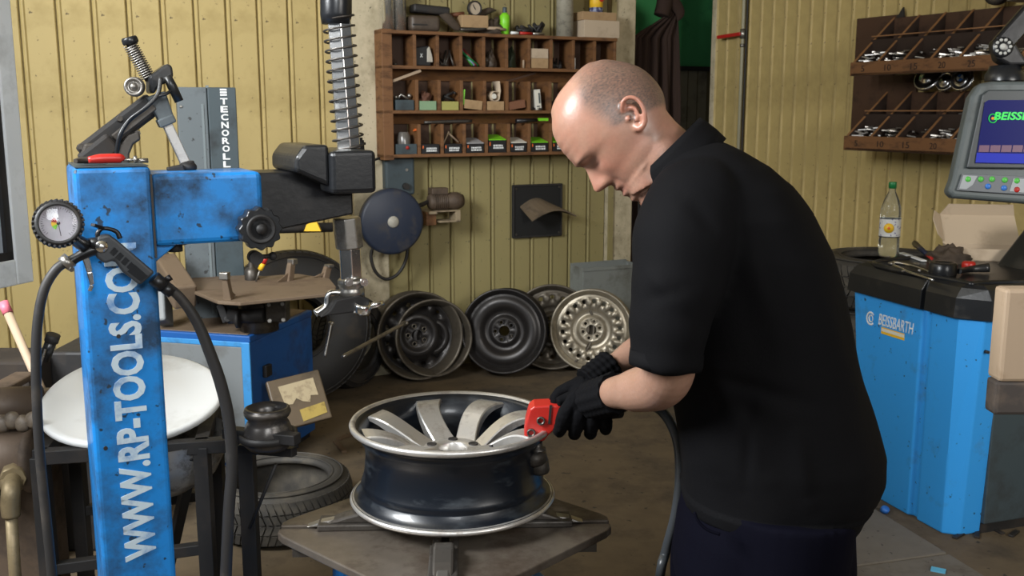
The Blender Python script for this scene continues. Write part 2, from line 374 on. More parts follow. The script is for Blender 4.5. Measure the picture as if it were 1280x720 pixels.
t2 = struct('trim_2', BP((s757 + s788) / 2, 0), MB().box((s757, 0, -0.05), (s788, ZT, 0.05), BF), CREAM, 0.006)
part('post_edge', MB().box((s757 - 0.004, 0, 0.05), (s757 + 0.03, ZT, 0.062), BF), YEL2, t2)
# doorway next to the corner
zg = BS(860, 58)[1]
s845 = BS(847)[0]; s858 = BS(860)[0]
wd_ = struct('wall_doorway', BP(s893, 0), MB().box((s788, 0, -0.75), (s893 + 0.5, ZT, -0.70), BF), YELD)
part('green_board', MB().box((s788 - .1, zg - 0.09, -0.70), (s893 + 0.5, ZT, -0.66), BF), GREEN, wd_)
part('door_lintel', MB().box((s788 - .1, zg - 0.12, -0.68), (s893 + 0.5, zg - 0.09, -0.63), BF), DARK, wd_)
for i in range(7):
    a = s845 + 0.13 + i * 0.085
    part('door_board', MB().box((a, 0, -0.68), (a + 0.08, zg - 0.12, -0.665), BF), mat('grey brown boards', (0.36, 0.30, 0.19), 0.7, dirt=(0.07, 0.055, 0.035), dscale=4, damt=0.4), wd_, 0.003)
part('door_jamb', MB().box((s845 + 0.02, 0, -0.68), (s845 + 0.12, zg - 0.12, -0.62), BF), mat('olive jamb', (0.26, 0.24, 0.13), 0.7), wd_, 0.004)
for i in range(2):
    part('rafter', MB().bar(BP(s788 - 0.3, BS(760, 28 + i * -22)[1] + .1, -0.6), BP(s845 + 0.15, BS(850, -14 - i * 22)[1] + .1, -0.6), 0.03, 0.03), GREYL, wd_)
# right wall
sE = 4.6
wr = struct('wall_right', r0, MB().box((-0.02, 0, -0.12), (sE, ZT, -0.002), RF), YELD)
panels(wr, RF, 0.0, sE, 0.104, 0.0, ZT, YEL, 0.011)
part('corner_trim', MB().box((-0.03, 0, -0.06), (0.012, ZT, 0.022), RF), CREAM, wr, 0.003)

# opened window sash at the left edge
q0 = P(43, 352, 2.55); sd = V((-0.30, -0.954, 0)).normalized(); sn = V((sd.y, -sd.x, 0))
if sn.x < 0: sn = -sn
ws = struct('window_1', q0)
WF = frame(q0, sd, ZH); zt_ = 1.9; z_b = 0.0
SASH = mat('grey white sash paint', (0.72, 0.75, 0.77), 0.5, dirt=(0.30, 0.31, 0.30), dscale=4, damt=0.4)
fm = MB()
zc_ = WF.to_3x3().col[2]; sg = 1 if zc_.dot(V((1, 0, 0))) > 0 else -1
fm.box((0, 0, -0.05 * sg), (0.055, zt_, 0), WF).box((0.86, 0, -0.05 * sg), (0.93, zt_, 0), WF).box((0.055, 0, -0.05 * sg), (0.86, 0.065, 0), WF).box((0.055, zt_ - .07, -0.05 * sg), (0.86, zt_, 0), WF)
part('window_frame', fm, SASH, ws, 0.004)
part('glazing_bead', MB().box((0.055, 0.065, -0.018 * sg), (0.075, zt_ - .07, -0.006 * sg), WF).box((0.055, 0.065, -0.018 * sg), (0.86, 0.085, -0.006 * sg), WF), BLKM, ws)
part('pane', MB().box((0.07, 0.08, -0.03 * sg), (0.86, zt_ - .07, -0.02 * sg), WF), mat('frosted pane', (0.42, 0.46, 0.50), 0.25, dirt=(0.32, 0.34, 0.35), dscale=5, damt=0.4), ws)
hp = WF @ V((0.96, 0, -0.025 * sg))
struct('trim_3', (hp.x, hp.y, 0), MB().box((hp.x - 0.05, hp.y - 0.04, 0), (hp.x + 0.03, hp.y + 0.03, ZT)), SASH, 0.004)
# conduit with a red valve on the right wall
cs = RS(930)[0]
cd = thing('wall_conduit', 'thin grey vertical conduit with red lever valve beside the doorway corner', 'conduit', RP(cs, 0.9, 0.03))
part('pipe', MB().cyl(RP(cs, 0.5, 0.035), RP(cs, ZT, 0.035), 0.011, 12), mat('pale conduit', (0.34, 0.32, 0.22), 0.5), cd)
part('cable', MB().tube([RP(cs + 0.028, z, 0.03) for z in (0.5, 1.2, 1.9, 2.6, ZT)], 0.006, 8), BLKM, cd)
vp = RS(930, 43)[1]
part('valve', MB().cyl(RP(cs, vp - 0.03, 0.035), RP(cs, vp + 0.03, 0.035), 0.018, 12).cyl(RP(cs, vp - .08, 0.035), RP(cs, vp - .06, 0.035), 0.016, 12), STEEL, cd)
part('lever', MB().bar(RP(cs, vp, 0.05), RP(cs - 0.20, vp - 0.01, 0.07), 0.018, 0.022), RED, cd, 0.004, 'red lever')
# curtain
rings = []; nn = 60
def curt(u, v):   # u across, v down
    y = 0 + v * 380
    xl = lerp_tab([(0, 836), (20, 832), (45, 788), (120, 784), (400, 784)], y); xr = lerp_tab([(0, 845), (15, 846), (60, 847), (400, 848)], y)
    x = xl + (xr - xl) * u
    s, z = BS(x, y, -0.12)
    return BP(s, z, -0.12 + 0.035 * sin(u * 26 + v * 3) * (0.3 + 0.7 * min(1, v * 3)) + 0.01 * sin(u * 61 + 2))
vs = []; fs = []; nv_ = 40
for j in range(nv_ + 1):
    for i in range(nn + 1): vs.append(curt(i / nn, j / nv_))
for j in range(nv_):
    for i in range(nn): a = j * (nn + 1) + i; fs.append((a, a + 1, a + nn + 2, a + nn + 1))
ct = thing('door_curtain', 'dark brown cloth curtain knotted at the top of the doorway', 'curtain', BP((s788 + s845) / 2, BS(815, 380)[1], -0.12))
cb = MB().add(vs, fs, True); co = part('drape', cb, CURT, ct); sm_ = co.modifiers.new('solid', 'SOLIDIFY'); sm_.thickness = 0.006
kn = MB(); kp = lambda x, y, o=-0.10: BP(*BS(x, y, 0), o)
kn.tube([kp(838, 18), kp(842, 0), kp(840, -12)], [0.05, 0.05, 0.04], 12, sub=4)
kn.tube([kp(842, -2), kp(852, 2, -.09), kp(859, 14, -.08), kp(856, 25, -.08)], [0.030, 0.045, 0.035, 0.006], 12, sub=4, flat=0.5)
part('knot', kn, CURT, ct)
# ================================================================== tyre changer in the foreground
AD = V((cos(radians(27)), sin(radians(27)), 0)); AN = V((AD.y, -AD.x, 0))       # arm direction, and its front normal
c0 = P(96, 280, 1.85); c0.z = 0
CF = frame(c0, AD, ZH)        # x along arm, y up, z = front (towards camera)
def cz(x, y): p = PL(x, y, c0, AN); return (p - c0).dot(AD), p.z
CW = 0.137
tc = thing('tyre_changer', 'sky blue tyre changer with a lettered post, swing arm and steel clamping table in front', 'machine', (c0.x + 0.06, c0.y + 0.03, 0))
ztop = cz(100, 210)[1]
za0, za1 = cz(200, 309)[1], cz(200, 218)[1]
xarm = cz(331, 260)[0]
part('column', MB().box((0, 0, -0.20), (CW, ztop, 0), CF), BLUE, tc, 0.010, seg=3)
part('column_cap', MB().box((0.004, ztop, -0.196), (CW - 0.004, ztop + 0.002, -0.004), CF), GREYD, tc)
part('swing_arm', MB().box((CW - 0.001, za0, -0.17), (xarm, za1, -0.010), CF), BLUE, tc, 0.012, 'sky blue hollow arm', seg=3)
gs = MB(); x0 = CW - 0.001; gs.prism([CF @ V(p) for p in ((x0, za0 - 0.035, -0.03), (x0, za0 + 0.004, -0.03), (x0 + 0.05, za0 + 0.004, -0.03))], -AN * 0.12)
part('gusset', gs, BLUE, tc, 0.003)
xh0, zh_ = cz(366, 260)[0], 0
xs_ = cz(434, 200)[0]
z1a, z1b = cz(345, 300)[1] + .008, cz(415, 271)[1]
ia = MB(); ia.prism([CF @ V(p) for p in ((xarm - .02, z1a, -0.03), (xs_ + .02, z1b, -0.03), (xs_ + .02, za1 - .004, -0.03), (xarm - .02, za1 - .004, -0.03))], -AN * 0.12)
part('inner_arm', ia, BLK, tc, 0.004, 'greasy black sliding arm')
# head housing
zh0, zh1 = cz(430, 233)[1], cz(430, 180)[1]
xh1 = cz(461, 210)[0]; xhm = cz(406, 210)[0]
hb = MB()
hb.prism([CF @ V(p) for p in ((xh0, zh0 + 0.035, 0.035), (xhm, zh0 + 0.003, 0.035), (xhm, zh1, 0.035), (xh0 + 0.02, zh1, 0.035), (xh0, zh1 - 0.025, 0.035))], -AN * 0.2)
part('housing', hb, PLAST, tc, 0.008, 'black plastic head cover', seg=3)
hb2 = MB().box((xhm - 0.002, zh0 - 0.012, -0.165), (xh1, zh1 - 0.012, 0.05), CF)
part('housing_block', hb2, PLAST, tc, 0.010, seg=3)
# vertical shaft
def sh(x, y): return PL(x, y, c0 - AN * 0.075, AN)
st0, st1 = sh(421, -6), sh(436, 186)
part('shaft', MB().lathe([(0.0275, 0), (0.0275, (st1 - st0).length)], st0, st1 - st0, 6, smooth=False, caps=True), CHROME, tc, 0.002, 'hexagonal chrome shaft')
part('spring', MB().spring(sh(422, 12), st1, 0.0325, 0.0022, 14, 20), STEELD, tc)
part('shaft_cap', MB().lathe([(0, -.02), (0.030, -.02), (0.033, 0.0), (0.033, 0.075), (0.029, 0.082), (0, 0.082)], sh(420, 18), sh(420, 0) - sh(420, 18), 24), PLAST, tc)
part('height_screw', MB().cyl(sh(449, 192), sh(448, 175), 0.012, 12).cyl(sh(448, 181), sh(448, 178), 0.016, 12).cyl(sh(448, 176), sh(448, 172), 0.009, 12), BLKM, tc)
s0, s1, s2, s3 = sh(433, 272), sh(437, 310), sh(439, 348), sh(440, 372)
part('shaft_sleeve', MB().lathe([(0.031, 0), (0.031, (s1 - s0).length)], s0, s1 - s0, 8, smooth=False, caps=True), STEEL, tc, 0.003, 'bright octagonal sleeve')
part('lower_shaft', MB().lathe([(0.026, 0), (0.026, (s2 - s1).length)], s1, s2 - s1, 6, smooth=False, caps=True), CHROME, tc, 0.002)
part('head_collar', MB().lathe([(0.027, 0), (0.030, 0.004), (0.030, 0.014), (0.027, 0.018), (0.027, 0.022), (0.029, 0.026), (0.028, (s3 - s2).length)], s2, s3 - s2, 24, caps=True), STEEL, tc)
for dx in (-10, 9):
    q = sh(440 + dx, 350); q += AN * 0.022
    part('clamp_bolt', MB().cyl(q + AN * 0.002, q + AN * 0.014, 0.009, 12).cyl(q + AN * 0.014, q + AN * 0.016, 0.0045, 6), CHROME, tc)
mh = MB()
mh.tube([sh(438, 368) , sh(424, 366), sh(413, 366), sh(409, 372), sh(407, 382), sh(394, 392)], [.006, .0065, .006, .006, .0065, .009], 10, sub=5)
part('mount_finger', mh, CHROME, tc, label='bent chrome mounting finger')
mk = MB()
mk.prism([sh(x, y) for x, y in ((415, 372), (444, 366), (458, 372), (452, 384), (436, 388), (404, 392), (396, 394), (408, 384))], AN * 0.03)
part('mount_head', mk, BLKM, tc, 0.004)
r_ = MB(); q = sh(447, 382); r_.lathe([(0.012, -.012), (0.018, -.012), (0.020, -.006), (0.020, .006), (0.018, .012), (0.012, .012)], q + AN * .03, V((.2, -.2, 1)), 20, closed=True)
r_.tube([sh(455, 381) + AN * .03, sh(464, 378) + AN * .03, sh(474, 376) + AN * .03], [.006, .0075, .006], 8, flat=0.6)
part('bead_roller', r_, CHROME, tc)
# big hand knob on the arm
kq = CF @ V((cz(321, 284)[0] , cz(321, 284)[1], 0.0)); kn = MB(); ring = []
for h, rr in ((0, .9), (.004, 1), (.034, 1), (.038, .94)):
    ring.append([kq + AN * h + (AD * cos(a) + ZH * sin(a)) * 0.041 * rr * (1 + 0.06 * cos(12 * a)) for a in [2 * pi * i / 96 for i in range(96)]])
kn.loft(ring); part('hand_knob', kn, PLAST, tc, label='black scalloped hand knob')
part('knob_face', MB().lathe([(0.029, 0.034), (0.029, 0.041), (0.025, 0.042), (0.021, 0.038), (0.010, 0.038), (0.010, 0.043), (0, 0.043)], kq, AN, 32), BLKM, tc)
kq2 = CF @ V((cz(325, 318)[0], cz(325, 318)[1] - .012, -0.06))
part('knob_clamp', MB().cyl(kq2, kq2 + AN * 0.03, 0.014, 16).cyl(kq2 + AN * .012, kq2 + AN * .012 + AD * 0.035, 0.005, 8).ell(kq2 + AN * .012 + AD * .037, .009), BLKM, tc)
# lettering (read upwards)
p0 = CF @ V((0, 0, 0.0015)); zb, zt2 = cz(172, 700)[1], cz(150, 304)[1]
xc = (cz(148, 480)[0] + cz(188, 480)[0]) / 2 - .010
text('lettering', 'WWW.RP-TOOLS.COM', LETTER, tc, CF @ V((xc, (zb + zt2) / 2, 0.001)), ZH, -AD, zt2 - zb, 0.060, 0.0012, bold=0.035)
for (x, y) in ((148, 420), (132, 560), (214, 350), (186, 236)):
    a, z = cz(x, y)
    if a < CW - .01: part('rivet', MB().cyl(CF @ V((a, z, 0)), CF @ V((a, z, 0.003)), 0.004, 10), BLKM, tc)
part('arm_seam', MB().box((CW - 0.003, za0 - .02, -0.012), (CW + 0.001, za1, 0.0005), CF), BLKM, tc)
b1, b2 = cz(200, 309), cz(240, 309)
part('arm_bolt', MB().cyl(CF @ V((cz(225, 309)[0], za0 - .001, -.06)), CF @ V((cz(225, 309)[0], za0 - .018, -.06)), 0.014, 12), BLKM, tc)
part('arm_washer', MB().cyl(CF @ V((cz(225, 309)[0], za0, -.06)), CF @ V((cz(225, 309)[0], za0 - .004, -.06)), 0.024, 16), BLKM, tc)
# base cabinet below the table
TZ = 0.645; tcn = V((-0.125, 1.985, 0))
part('base_cabinet', MB().box((-0.19, -0.30, 0.0), (0.19, 0.30, 0.5), Matrix.Translation(tcn + V((0, .05, 0))) @ Matrix.Rotation(radians(27), 4, 'Z')), BLUE, tc, 0.02)
part('base_link', MB().box((-0.02, 0.02, -0.20), (0.5, 0.40, -0.02), CF), BLUE, tc, 0.01)
part('turntable_hub', MB().cyl(tcn + V((0, 0, .5)), tcn + V((0, 0, TZ - .02)), 0.09, 24), STEELD, tc)
# table: four plate quarters divided by the clamp slots
cL, cR = PZ(350, 659, TZ), PZ(762, 652, TZ); cn = (cL + cR) / 2; hw_ = (cR - cL).length / 2
tx = (cR - cL).normalized(); ty = V((-tx.y, tx.x, 0)); cut = 0.050; gap = 0.008
for (sx, sy) in ((-1, 1), (1, 1), (-1, -1), (1, -1)):
    q = [(gap, gap), (hw_ , gap), (hw_, cut * .55), (hw_ * .62, (hw_) * .44 + .0), (cut * 1.6, hw_ * .93), (gap, hw_ * .93)]
    q = [(gap, gap), (hw_, gap), (hw_, cut * .5), (hw_ * .965, cut * .9), (cut * .9, hw_ * .96), (cut * .5, hw_), (gap, hw_)]
    part('table_plate', MB().prism([cn + tx * a * sx + ty * b * sy + V((0, 0, -0.018)) for a, b in q], (0, 0, 0.018)), TABLE, tc, 0.003)
part('plate_carrier', MB().bar(cn - tx * hw_ * .9 + V((0, 0, -.03)), cn + tx * hw_ * .9 + V((0, 0, -.03)), 0.12, 0.02).bar(cn - ty * hw_ * .9 + V((0, 0, -.031)), cn + ty * hw_ * .9 + V((0, 0, -.031)), 0.12, 0.02), STEELD, tc)
# clamps: each a slide in its slot with an upright jaw
def jaw(d, rr, sd_=None, m=STEELD):
    o = cn + d * rr; side = ZH.cross(d)
    s = part('clamp_slide', MB().box((-0.055, -0.028, 0.0), (0.10, 0.028, 0.014), frame(o, d, side)), m, tc, 0.003)
    b = MB(); FR = frame(o, d, side)
    b.prism([FR @ V(p) for p in ((0.085, -.02, .012), (0.05, -.02, .026), (0.012, -.02, .036), (-0.02, -.02, .034), (-.045, -.02, 0.012))], side * 0.04)
    part('jaw', b, m, s, 0.005)
    part('jaw_tip', MB().prism([FR @ V(p) for p in ((.095, -.012, .014), (.125, -.012, .003), (.075, -.012, .003), (.05, -.012, .022))], side * .024), STEEL, s, 0.003)
jaw(-tx, 0.165); jaw(tx, 0.165); jaw(-ty, 0.185); jaw(ty, 0.165)
lt = MB().box((-.09, -.045, 0), (.09, .045, .02), frame(cn - tx * .18 + V((0, 0, 0.0)), tx, ty))
# front slotted guide with a worn key
part('slot_guide', MB().bar(cn - ty * .10 - tx * .018 + V((0, 0, .006)), cn - ty * .29 - tx * .018 + V((0, 0, .006)), .012, .014).bar(cn - ty * .10 + tx * .022 + V((0, 0, .006)), cn - ty * .29 + tx * .022 + V((0, 0, .006)), .012, .014), STEELD, tc, .002)
# assist arm standing on top of the column
q = lambda x, y, d=0.0: PL(x, y, c0 - AN * 0.16, AN) + AN * d
aa = part('assist_arm', MB().bar(q(104, 196), q(192, 128), 0.045, 0.034, up=AN).bar(q(104, 204, .02), q(140, 176, .02), 0.04, 0.05, up=AN), BLKM, tc, 0.006, 'black articulated helper arm')
part('arm_rail', MB().bar(q(140, 172, .03), q(190, 133, .03), 0.014, 0.016, up=AN).bar(q(108, 200, -.02), q(190, 142, -.02), 0.02, 0.02, up=AN), STEELD, aa, 0.002)
part('arm_bracket', MB().prism([q(x, y, .03) for x, y in ((142, 206), (143, 190), (150, 178), (158, 168), (172, 163), (174, 174), (165, 180), (160, 192), (160, 206))], -AN * .05).prism([q(x, y, .035) for x, y in ((97, 200), (104, 179), (118, 178), (120, 188))], -AN * .05), STEELD, aa, 0.004)
part('pivot_block', MB().prism([q(x, y, .035) for x, y in ((184, 96), (206, 80), (212, 83), (214, 96), (208, 103), (196, 108), (190, 118), (184, 116))], -AN * .06), PLAST, aa, 0.007)
for (x, y) in ((148, 148), (100, 183), (170, 166)):
    part('nut', MB().cyl(q(x, y, .0), q(x, y, .028), .006, 6), STEELD, aa)
rq = q(166, 109, .035)
part('roller', MB().lathe([(r * .70, h * .8) for r, h in ((0, .03), (.006, .03), (.009, .024), (.012, .020), (.017, .020), (.019, .026), (.024, .027), (.027, .020), (.028, 0), (.024, -.02), (0, -.02))], rq, (AN - AD * .25).normalized(), 36), STEEL, aa, label='round silver roller')
part('coil_spring', MB().spring(q(163, 56), q(185, 96), 0.0135, 0.0013, 15, 16), STEEL, aa)
part('spring_rod', MB().cyl(q(163, 54), q(187, 100), 0.0090, 14), STEELD, aa)
part('spring_cap', MB().lathe([(0, 0), (.0145, 0), (.0160, .003), (.0160, .010), (.014, .014), (0, .014)], q(164, 55), q(160, 44) - q(164, 55), 22), PLAST, aa)
part('handle', MB().tube([q(204, 96, .05), q(210, 108, .05), q(219, 127, .05)], [.0085, .0095, .009], 14), PLAST, aa)
part('link_casting', MB().bar(q(192, 118, .02), q(206, 150, .02), .040, .03, up=AN, w1=.030), GREY, aa, .004).data
part('link_foot', MB().bar(q(203, 146, .02), q(208, 156, .02), .034, .036, up=AN), GREY, aa, .003)
part('push_rod', MB().bar(q(207, 155, .02), q(230, 204, .02), .020, .012, up=AN), ALU, aa, .002)
part('rod_foot', MB().bar(q(206, 214, .04), q(226, 210, .04), .02, .02, up=AN).cyl(q(236, 214, .03), q(235, 200, .03), .008, 10).ell(q(232, 208, .03), (.018, .018, .012)), BLKM, aa, .003)
part('air_hose', MB().tube([q(196, 98, .055), q(192, 118, .06), q(178, 134, .06), q(158, 150, .05), q(146, 170, .05), q(142, 200, .04)], .0045, 8, sub=5).tube([q(212, 112, .05), q(202, 118, .06), q(190, 122, .06), q(178, 134, .055)], .0035, 8, sub=5), PLAST, aa)
# red handled tool and other bits on top of the column
zt3 = ztop + 0.006
def ct_(x, d): return CF @ V((x, zt3, d))
sx = cz(100, 203)[0]
tl = MB().tube([ct_(.030, -.03) + ZH * .007, ct_(.052, -.03) + ZH * .009, ct_(.085, -.03) + ZH * .009, ct_(.092, -.03) + ZH * .006], [.006, .009, .009, .005], 12, sub=3)
dr = thing('hand_drill', 'small screwdriver with red handle lying on top of the blue post', 'screwdriver', ct_(.06, -.03))
part('grip', tl, RED, dr, label='red handle'); part('blade', MB().cyl(ct_(.092, -.03) + ZH * .006, ct_(.135, -.045) + ZH * .0045, .003, 8), STEEL, dr)
dr.name = 'screwdriver'
pl = MB().tube([ct_(.008, -.05) + ZH * .005, ct_(.02, -.06) + ZH * .006, ct_(.05, -.075) + ZH * .006], [.004, .006, .005], 8, sub=3).tube([ct_(.008, -.035) + ZH * .005, ct_(.018, -.05) + ZH * .005, ct_(.05, -.055) + ZH * .005], [.004, .005, .005], 8, sub=3)
solo('pliers', pl, STEELD, 'dark steel pliers lying left of the red screwdriver on the blue post', 'pliers')
solo('bolt', MB().cyl(ct_(.115, -.018) + ZH * .0045, ct_(.135, -.018) + ZH * .0045, .0045, 8).cyl(ct_(.109, -.018) + ZH * .007, ct_(.115, -.018) + ZH * .007, .007, 6), STEEL, 'loose steel bolt lying right of the red screwdriver on the blue post', 'bolt')

# ================================================================== tyre inflator hung on the post
q = lambda x, y, d=0.0: P(x, y, 1.77 + d)
iq = c0 + AN * .035
q = lambda x, y, d=0.0: PL(x, y, c0 + AN * (0.035 + d), AN)
ti = thing('tyre_inflator', 'black trigger tyre inflator with round dial gauge hanging across the blue post', 'inflator', q(130, 330, -.02))
gc = P(73, 279, 1.72); gn = V((0.42, -0.88, 0.14)).normalized(); gx = gn.orthogonal().normalized()
gR = 0.0385
part('gauge_boot', MB().lathe([(0, -.062), (gR * .8, -.062), (gR * .98, -.054), (gR, -.01), (gR * .98, .002), (gR * .80, .004), (gR * .80, -.004), (0, -.004)], gc, gn, 40), RUB, ti, label='black ribbed rubber gauge boot')
gx = V((1, 0, 0)); gx = (gx - gn * gx.dot(gn)).normalized(); gy = gn.cross(gx)
tb = MB()
for i in range(30):
    a = 2 * pi * i / 30; d = gx * cos(a) + gy * sin(a); t = gn.cross(d)
    tb.bar(gc + d * (gR + .0012) - gn * .058 + t * .007, gc + d * (gR + .0012) + gn * .002 - t * .002, .0042, .0046, up=d)
part('boot_ribs', tb, RUB, ti, .0008)
df = part('dial', MB().lathe([(0, 0), (gR * .78, 0), (gR * .80, .001)], gc - gn * .003, gn, 40), mat('dial face', (0.62, 0.60, 0.64), 0.4), ti, label='pale dial face')
part('dial_glass', MB().lathe([(gR * .80, 0), (gR * .5, .0025), (0, .0035)], gc - gn * .0005, gn, 32), mat('dial glass', (0.95, .95, .98), .05, trans=1.0), ti)
tk = MB()
for i in range(33):
    a = radians(-225 + 270 * i / 32 - 90 + 90); a = radians(225 - 270 * i / 32); d = gx * cos(a) + gy * sin(a); L_ = .005 if i % 4 == 0 else .0028
    tk.bar(gc - gn * .0022 + d * gR * .72, gc - gn * .0022 + d * (gR * .72 - L_), .0007, .0004, up=gn)
part('dial_ticks', tk, BLKM, df)
for (a0, a1, m_) in ((120, 170, RED), (170, 210, YLW), (210, 250, LIME)):
    sec = [gc - gn * .0021 + (gx * cos(radians(a)) + gy * sin(radians(a))) * rr for rr, aa_ in ((.003, 0), (.0115, 1)) for a in ([a0 + (a1 - a0) * k / 5 for k in range(6)][::1 if aa_ == 0 else -1])]
    part('dial_sector', MB().prism(sec, gn * .0004), m_, df)
part('needle', MB().bar(gc - gn * .0012 - gy * .022 + gx * .004, gc - gn * .0012 + gy * .010 - gx * .002, .0011, .0006, up=gn).cyl(gc - gn * .0018, gc - gn * .0002, .003, 12), BLKM, df)
body = MB(); body.tube([gc - gn * .02 + V((.02, 0, -.02)), q(105, 306), q(122, 306), q(131, 308)], [.011, .013, .015, .017], 14, sub=4)
body.tube([q(131, 308), q(112, 314), q(96, 322), q(88, 327)], [.014, .011, .009, .010], 14, sub=3)
part('valve_body', body, BLK, ti)
part('swivel_disc', MB().lathe([(0, .004), (.007, .004), (.008, .001), (.0105, .001), (.011, -.004)], q(126, 307) + AN * .017, AN, 24), CHROME, ti)
hg = MB()
hg.prism([q(x, y, .013) for x, y in ((122, 296), (136, 293), (146, 300), (194, 341), (175, 357), (153, 340), (143, 326), (131, 330), (120, 322))], -AN * .026)
part('pistol_grip', hg, mat('dark grey grip', (0.035, 0.038, 0.042), 0.5), ti, .005, 'dark grey pistol grip', seg=3)
for k in range(4):
    x = 143 + k * 7; y = 309 + k * 6
    part('grip_pad', MB().prism([q(a, b, .0135) for a, b in ((x, y), (x + 5, y + 4.5), (x - 1, y + 11), (x - 6, y + 6.5))], AN * .0012), PLAST, ti)
part('grip_panel', MB().prism([q(a, b, .0135) for a, b in ((169, 331), (185, 345), (176, 352), (159, 339))], AN * .001), PLAST, ti)
part('hanging_hook', MB().tube([q(123, 300), q(122, 292), q(127, 286), q(136, 286), q(146, 290), q(150, 298)], [.004, .0045, .004, .004, .0045, .005], 8, sub=5).bar(q(116, 281, .01), q(128, 285, .0), .012, .005), BLK, ti)
part('trigger', MB().bar(q(106, 318), q(112, 340), .013, .008, up=AN, w1=.010).bar(q(112, 340), q(115, 356), .010, .007, up=AN, w1=.007).bar(q(115, 356), q(112, 364), .007, .006, up=AN), CHROME, ti, .002, 'chrome trigger lever')
part('hose_clip', MB().cyl(q(88, 324), q(80, 331), .015, 16).cyl(q(85, 334, .0), q(90, 337, .012), .005, 8), STEEL, ti)
hs = MB(); hs.tube([q(84, 327), q(70, 337), q(56, 360), q(48, 395), q(45, 440), q(46, 500), q(50, 570), q(57, 640), q(66, 730), q(70, 800)], .0088, 12, sub=6)
part('left_hose', hs, RUB, ti, label='black hose hanging down left of the post')
part('hose_nut', MB().cyl(q(192, 347), q(205, 358), .014, 8).cyl(q(205, 358), q(215, 366), .012, 14).cyl(q(208, 350, .0), q(214, 346, .0), .006, 8), BLK, ti)
hs = MB(); hs.tube([q(205, 355), q(226, 373), q(246, 402), q(262, 440), q(276, 480), q(286, 525), q(290, 580), q(286, 640), q(282, 730), q(280, 800)], [.0095, .0095, .0105, .0115, .012, .012, .012, .012, .012, .012], 12, sub=6)
part('right_hose', hs, RUB, ti, label='black hose hanging down right of the post')

# ================================================================== alloy wheel rim on the table
rc = V((-0.128, 2.055, 0)); RB = TZ + 0.038
RRX = 0.2150; HR = 0.172
o = rc + V((0, 0, RB))
aw = thing('alloy_wheel', 'bare alloy wheel rim with eight worn spokes and black barrel lying on the steel table', 'wheel', o)
prof = [(RRX, 0.0), (RRX + .003, .004), (RRX + .001, .010), (RRX - .008, .013), (RRX - .014, .022), (RRX - .020, .030), (RRX - .0215, .034), (RRX - .019, .040),
        (RRX - .022, .048), (RRX - .026, .060), (RRX - .030, .100), (RRX - .028, .128), (RRX - .020, .136), (RRX - .018, .142), (RRX - .020, .147), (RRX - .012, .153), (RRX - .006, .158), (RRX - .004, .166)]
inner = [(RRX - .012, .168), (RRX - .020, .158), (RRX - .034, .138), (RRX - .040, .120), (RRX - .040, .050), (RRX - .030, .030), (RRX - .020, .010), (RRX - .008, .0)]
part('barrel', MB().lathe(prof + inner, o, ZH, 96, closed=True), RIMB, aw, label='black painted barrel')
part('upper_flange', MB().lathe([(RRX - .006, .157), (RRX + .0015, .161), (RRX + .003, .167), (RRX, HR), (RRX - .007, HR), (RRX - .011, .166), (RRX - .018, .156), (RRX - .014, .153)], o, ZH, 96, closed=True), ALU, aw, label='bright scuffed upper flange')
part('lower_flange', MB().lathe([(RRX + .002, -.001), (RRX + .0055, .004), (RRX + .003, .009), (RRX - .004, .012), (RRX - .006, .004)], o, ZH, 96, closed=True), ALU, aw, label='bright worn lower flange')
hubz = HR - 0.062
hub = MB(); n5 = 40
hub.lathe([(.029, hubz - .03), (.029, hubz - .004), (.032, hubz), (.062, hubz - .002), (.072, hubz - .014), (.072, hubz - .035), (.029, hubz - .035)], o, ZH, 48, closed=True)
part('hub', hub, ALU, aw, label='bronze stained hub')
part('hub_bore', MB().lathe([(0, hubz - .03), (.029, hubz - .03)], o, ZH, 32), BLKM, aw)
for i in range(5):
    a = radians(20 + 72 * i); c = o + V((cos(a) * .047, sin(a) * .047, hubz - .0015))
    part('bolt_hole', MB().lathe([(.0, .0022), (.0085, .0022), (.0105, .0032), (.0105, .0)], c, ZH, 16), BLKM, aw)
for deg in (108, 63, 20, -24, -72, -117, -163, 154):
    a = radians(deg); d = V((cos(a), sin(a), 0)); t = V((-sin(a), cos(a), 0)); rings = []
    for k in range(13):
        u = k / 12; rr = .055 + (RRX - .024 - .055) * u
        z = hubz - .006 + (HR - .012 - hubz + .006) * (sin(u * pi / 2) ** 1.15) + .006 * sin(pi * u)
        wv = .018 + .007 * abs(1 - u) + .013 * u * u; th = .009 + .025 * (1 - u)
        sk = t * .018 * sin(u * pi * .9)
        c = o + d * rr + sk
        rings.append([c + t * a_ * wv + ZH * (z + b_) for a_, b_ in ((-1, -th), (-1.0, -.003), (-.90, 0), (.90, 0), (1.0, -.003), (1, -th))])
    part('spoke', MB().loft(rings, smooth=False), ALU, aw)
b = MB(); a = radians(-60)
part('valve_stem', MB().cyl(o + V((cos(a) * .185, sin(a) * .185, HR - .035)), o + V((cos(a) * .172, sin(a) * .172, HR - .008)), .004, 8), BLKM, aw)

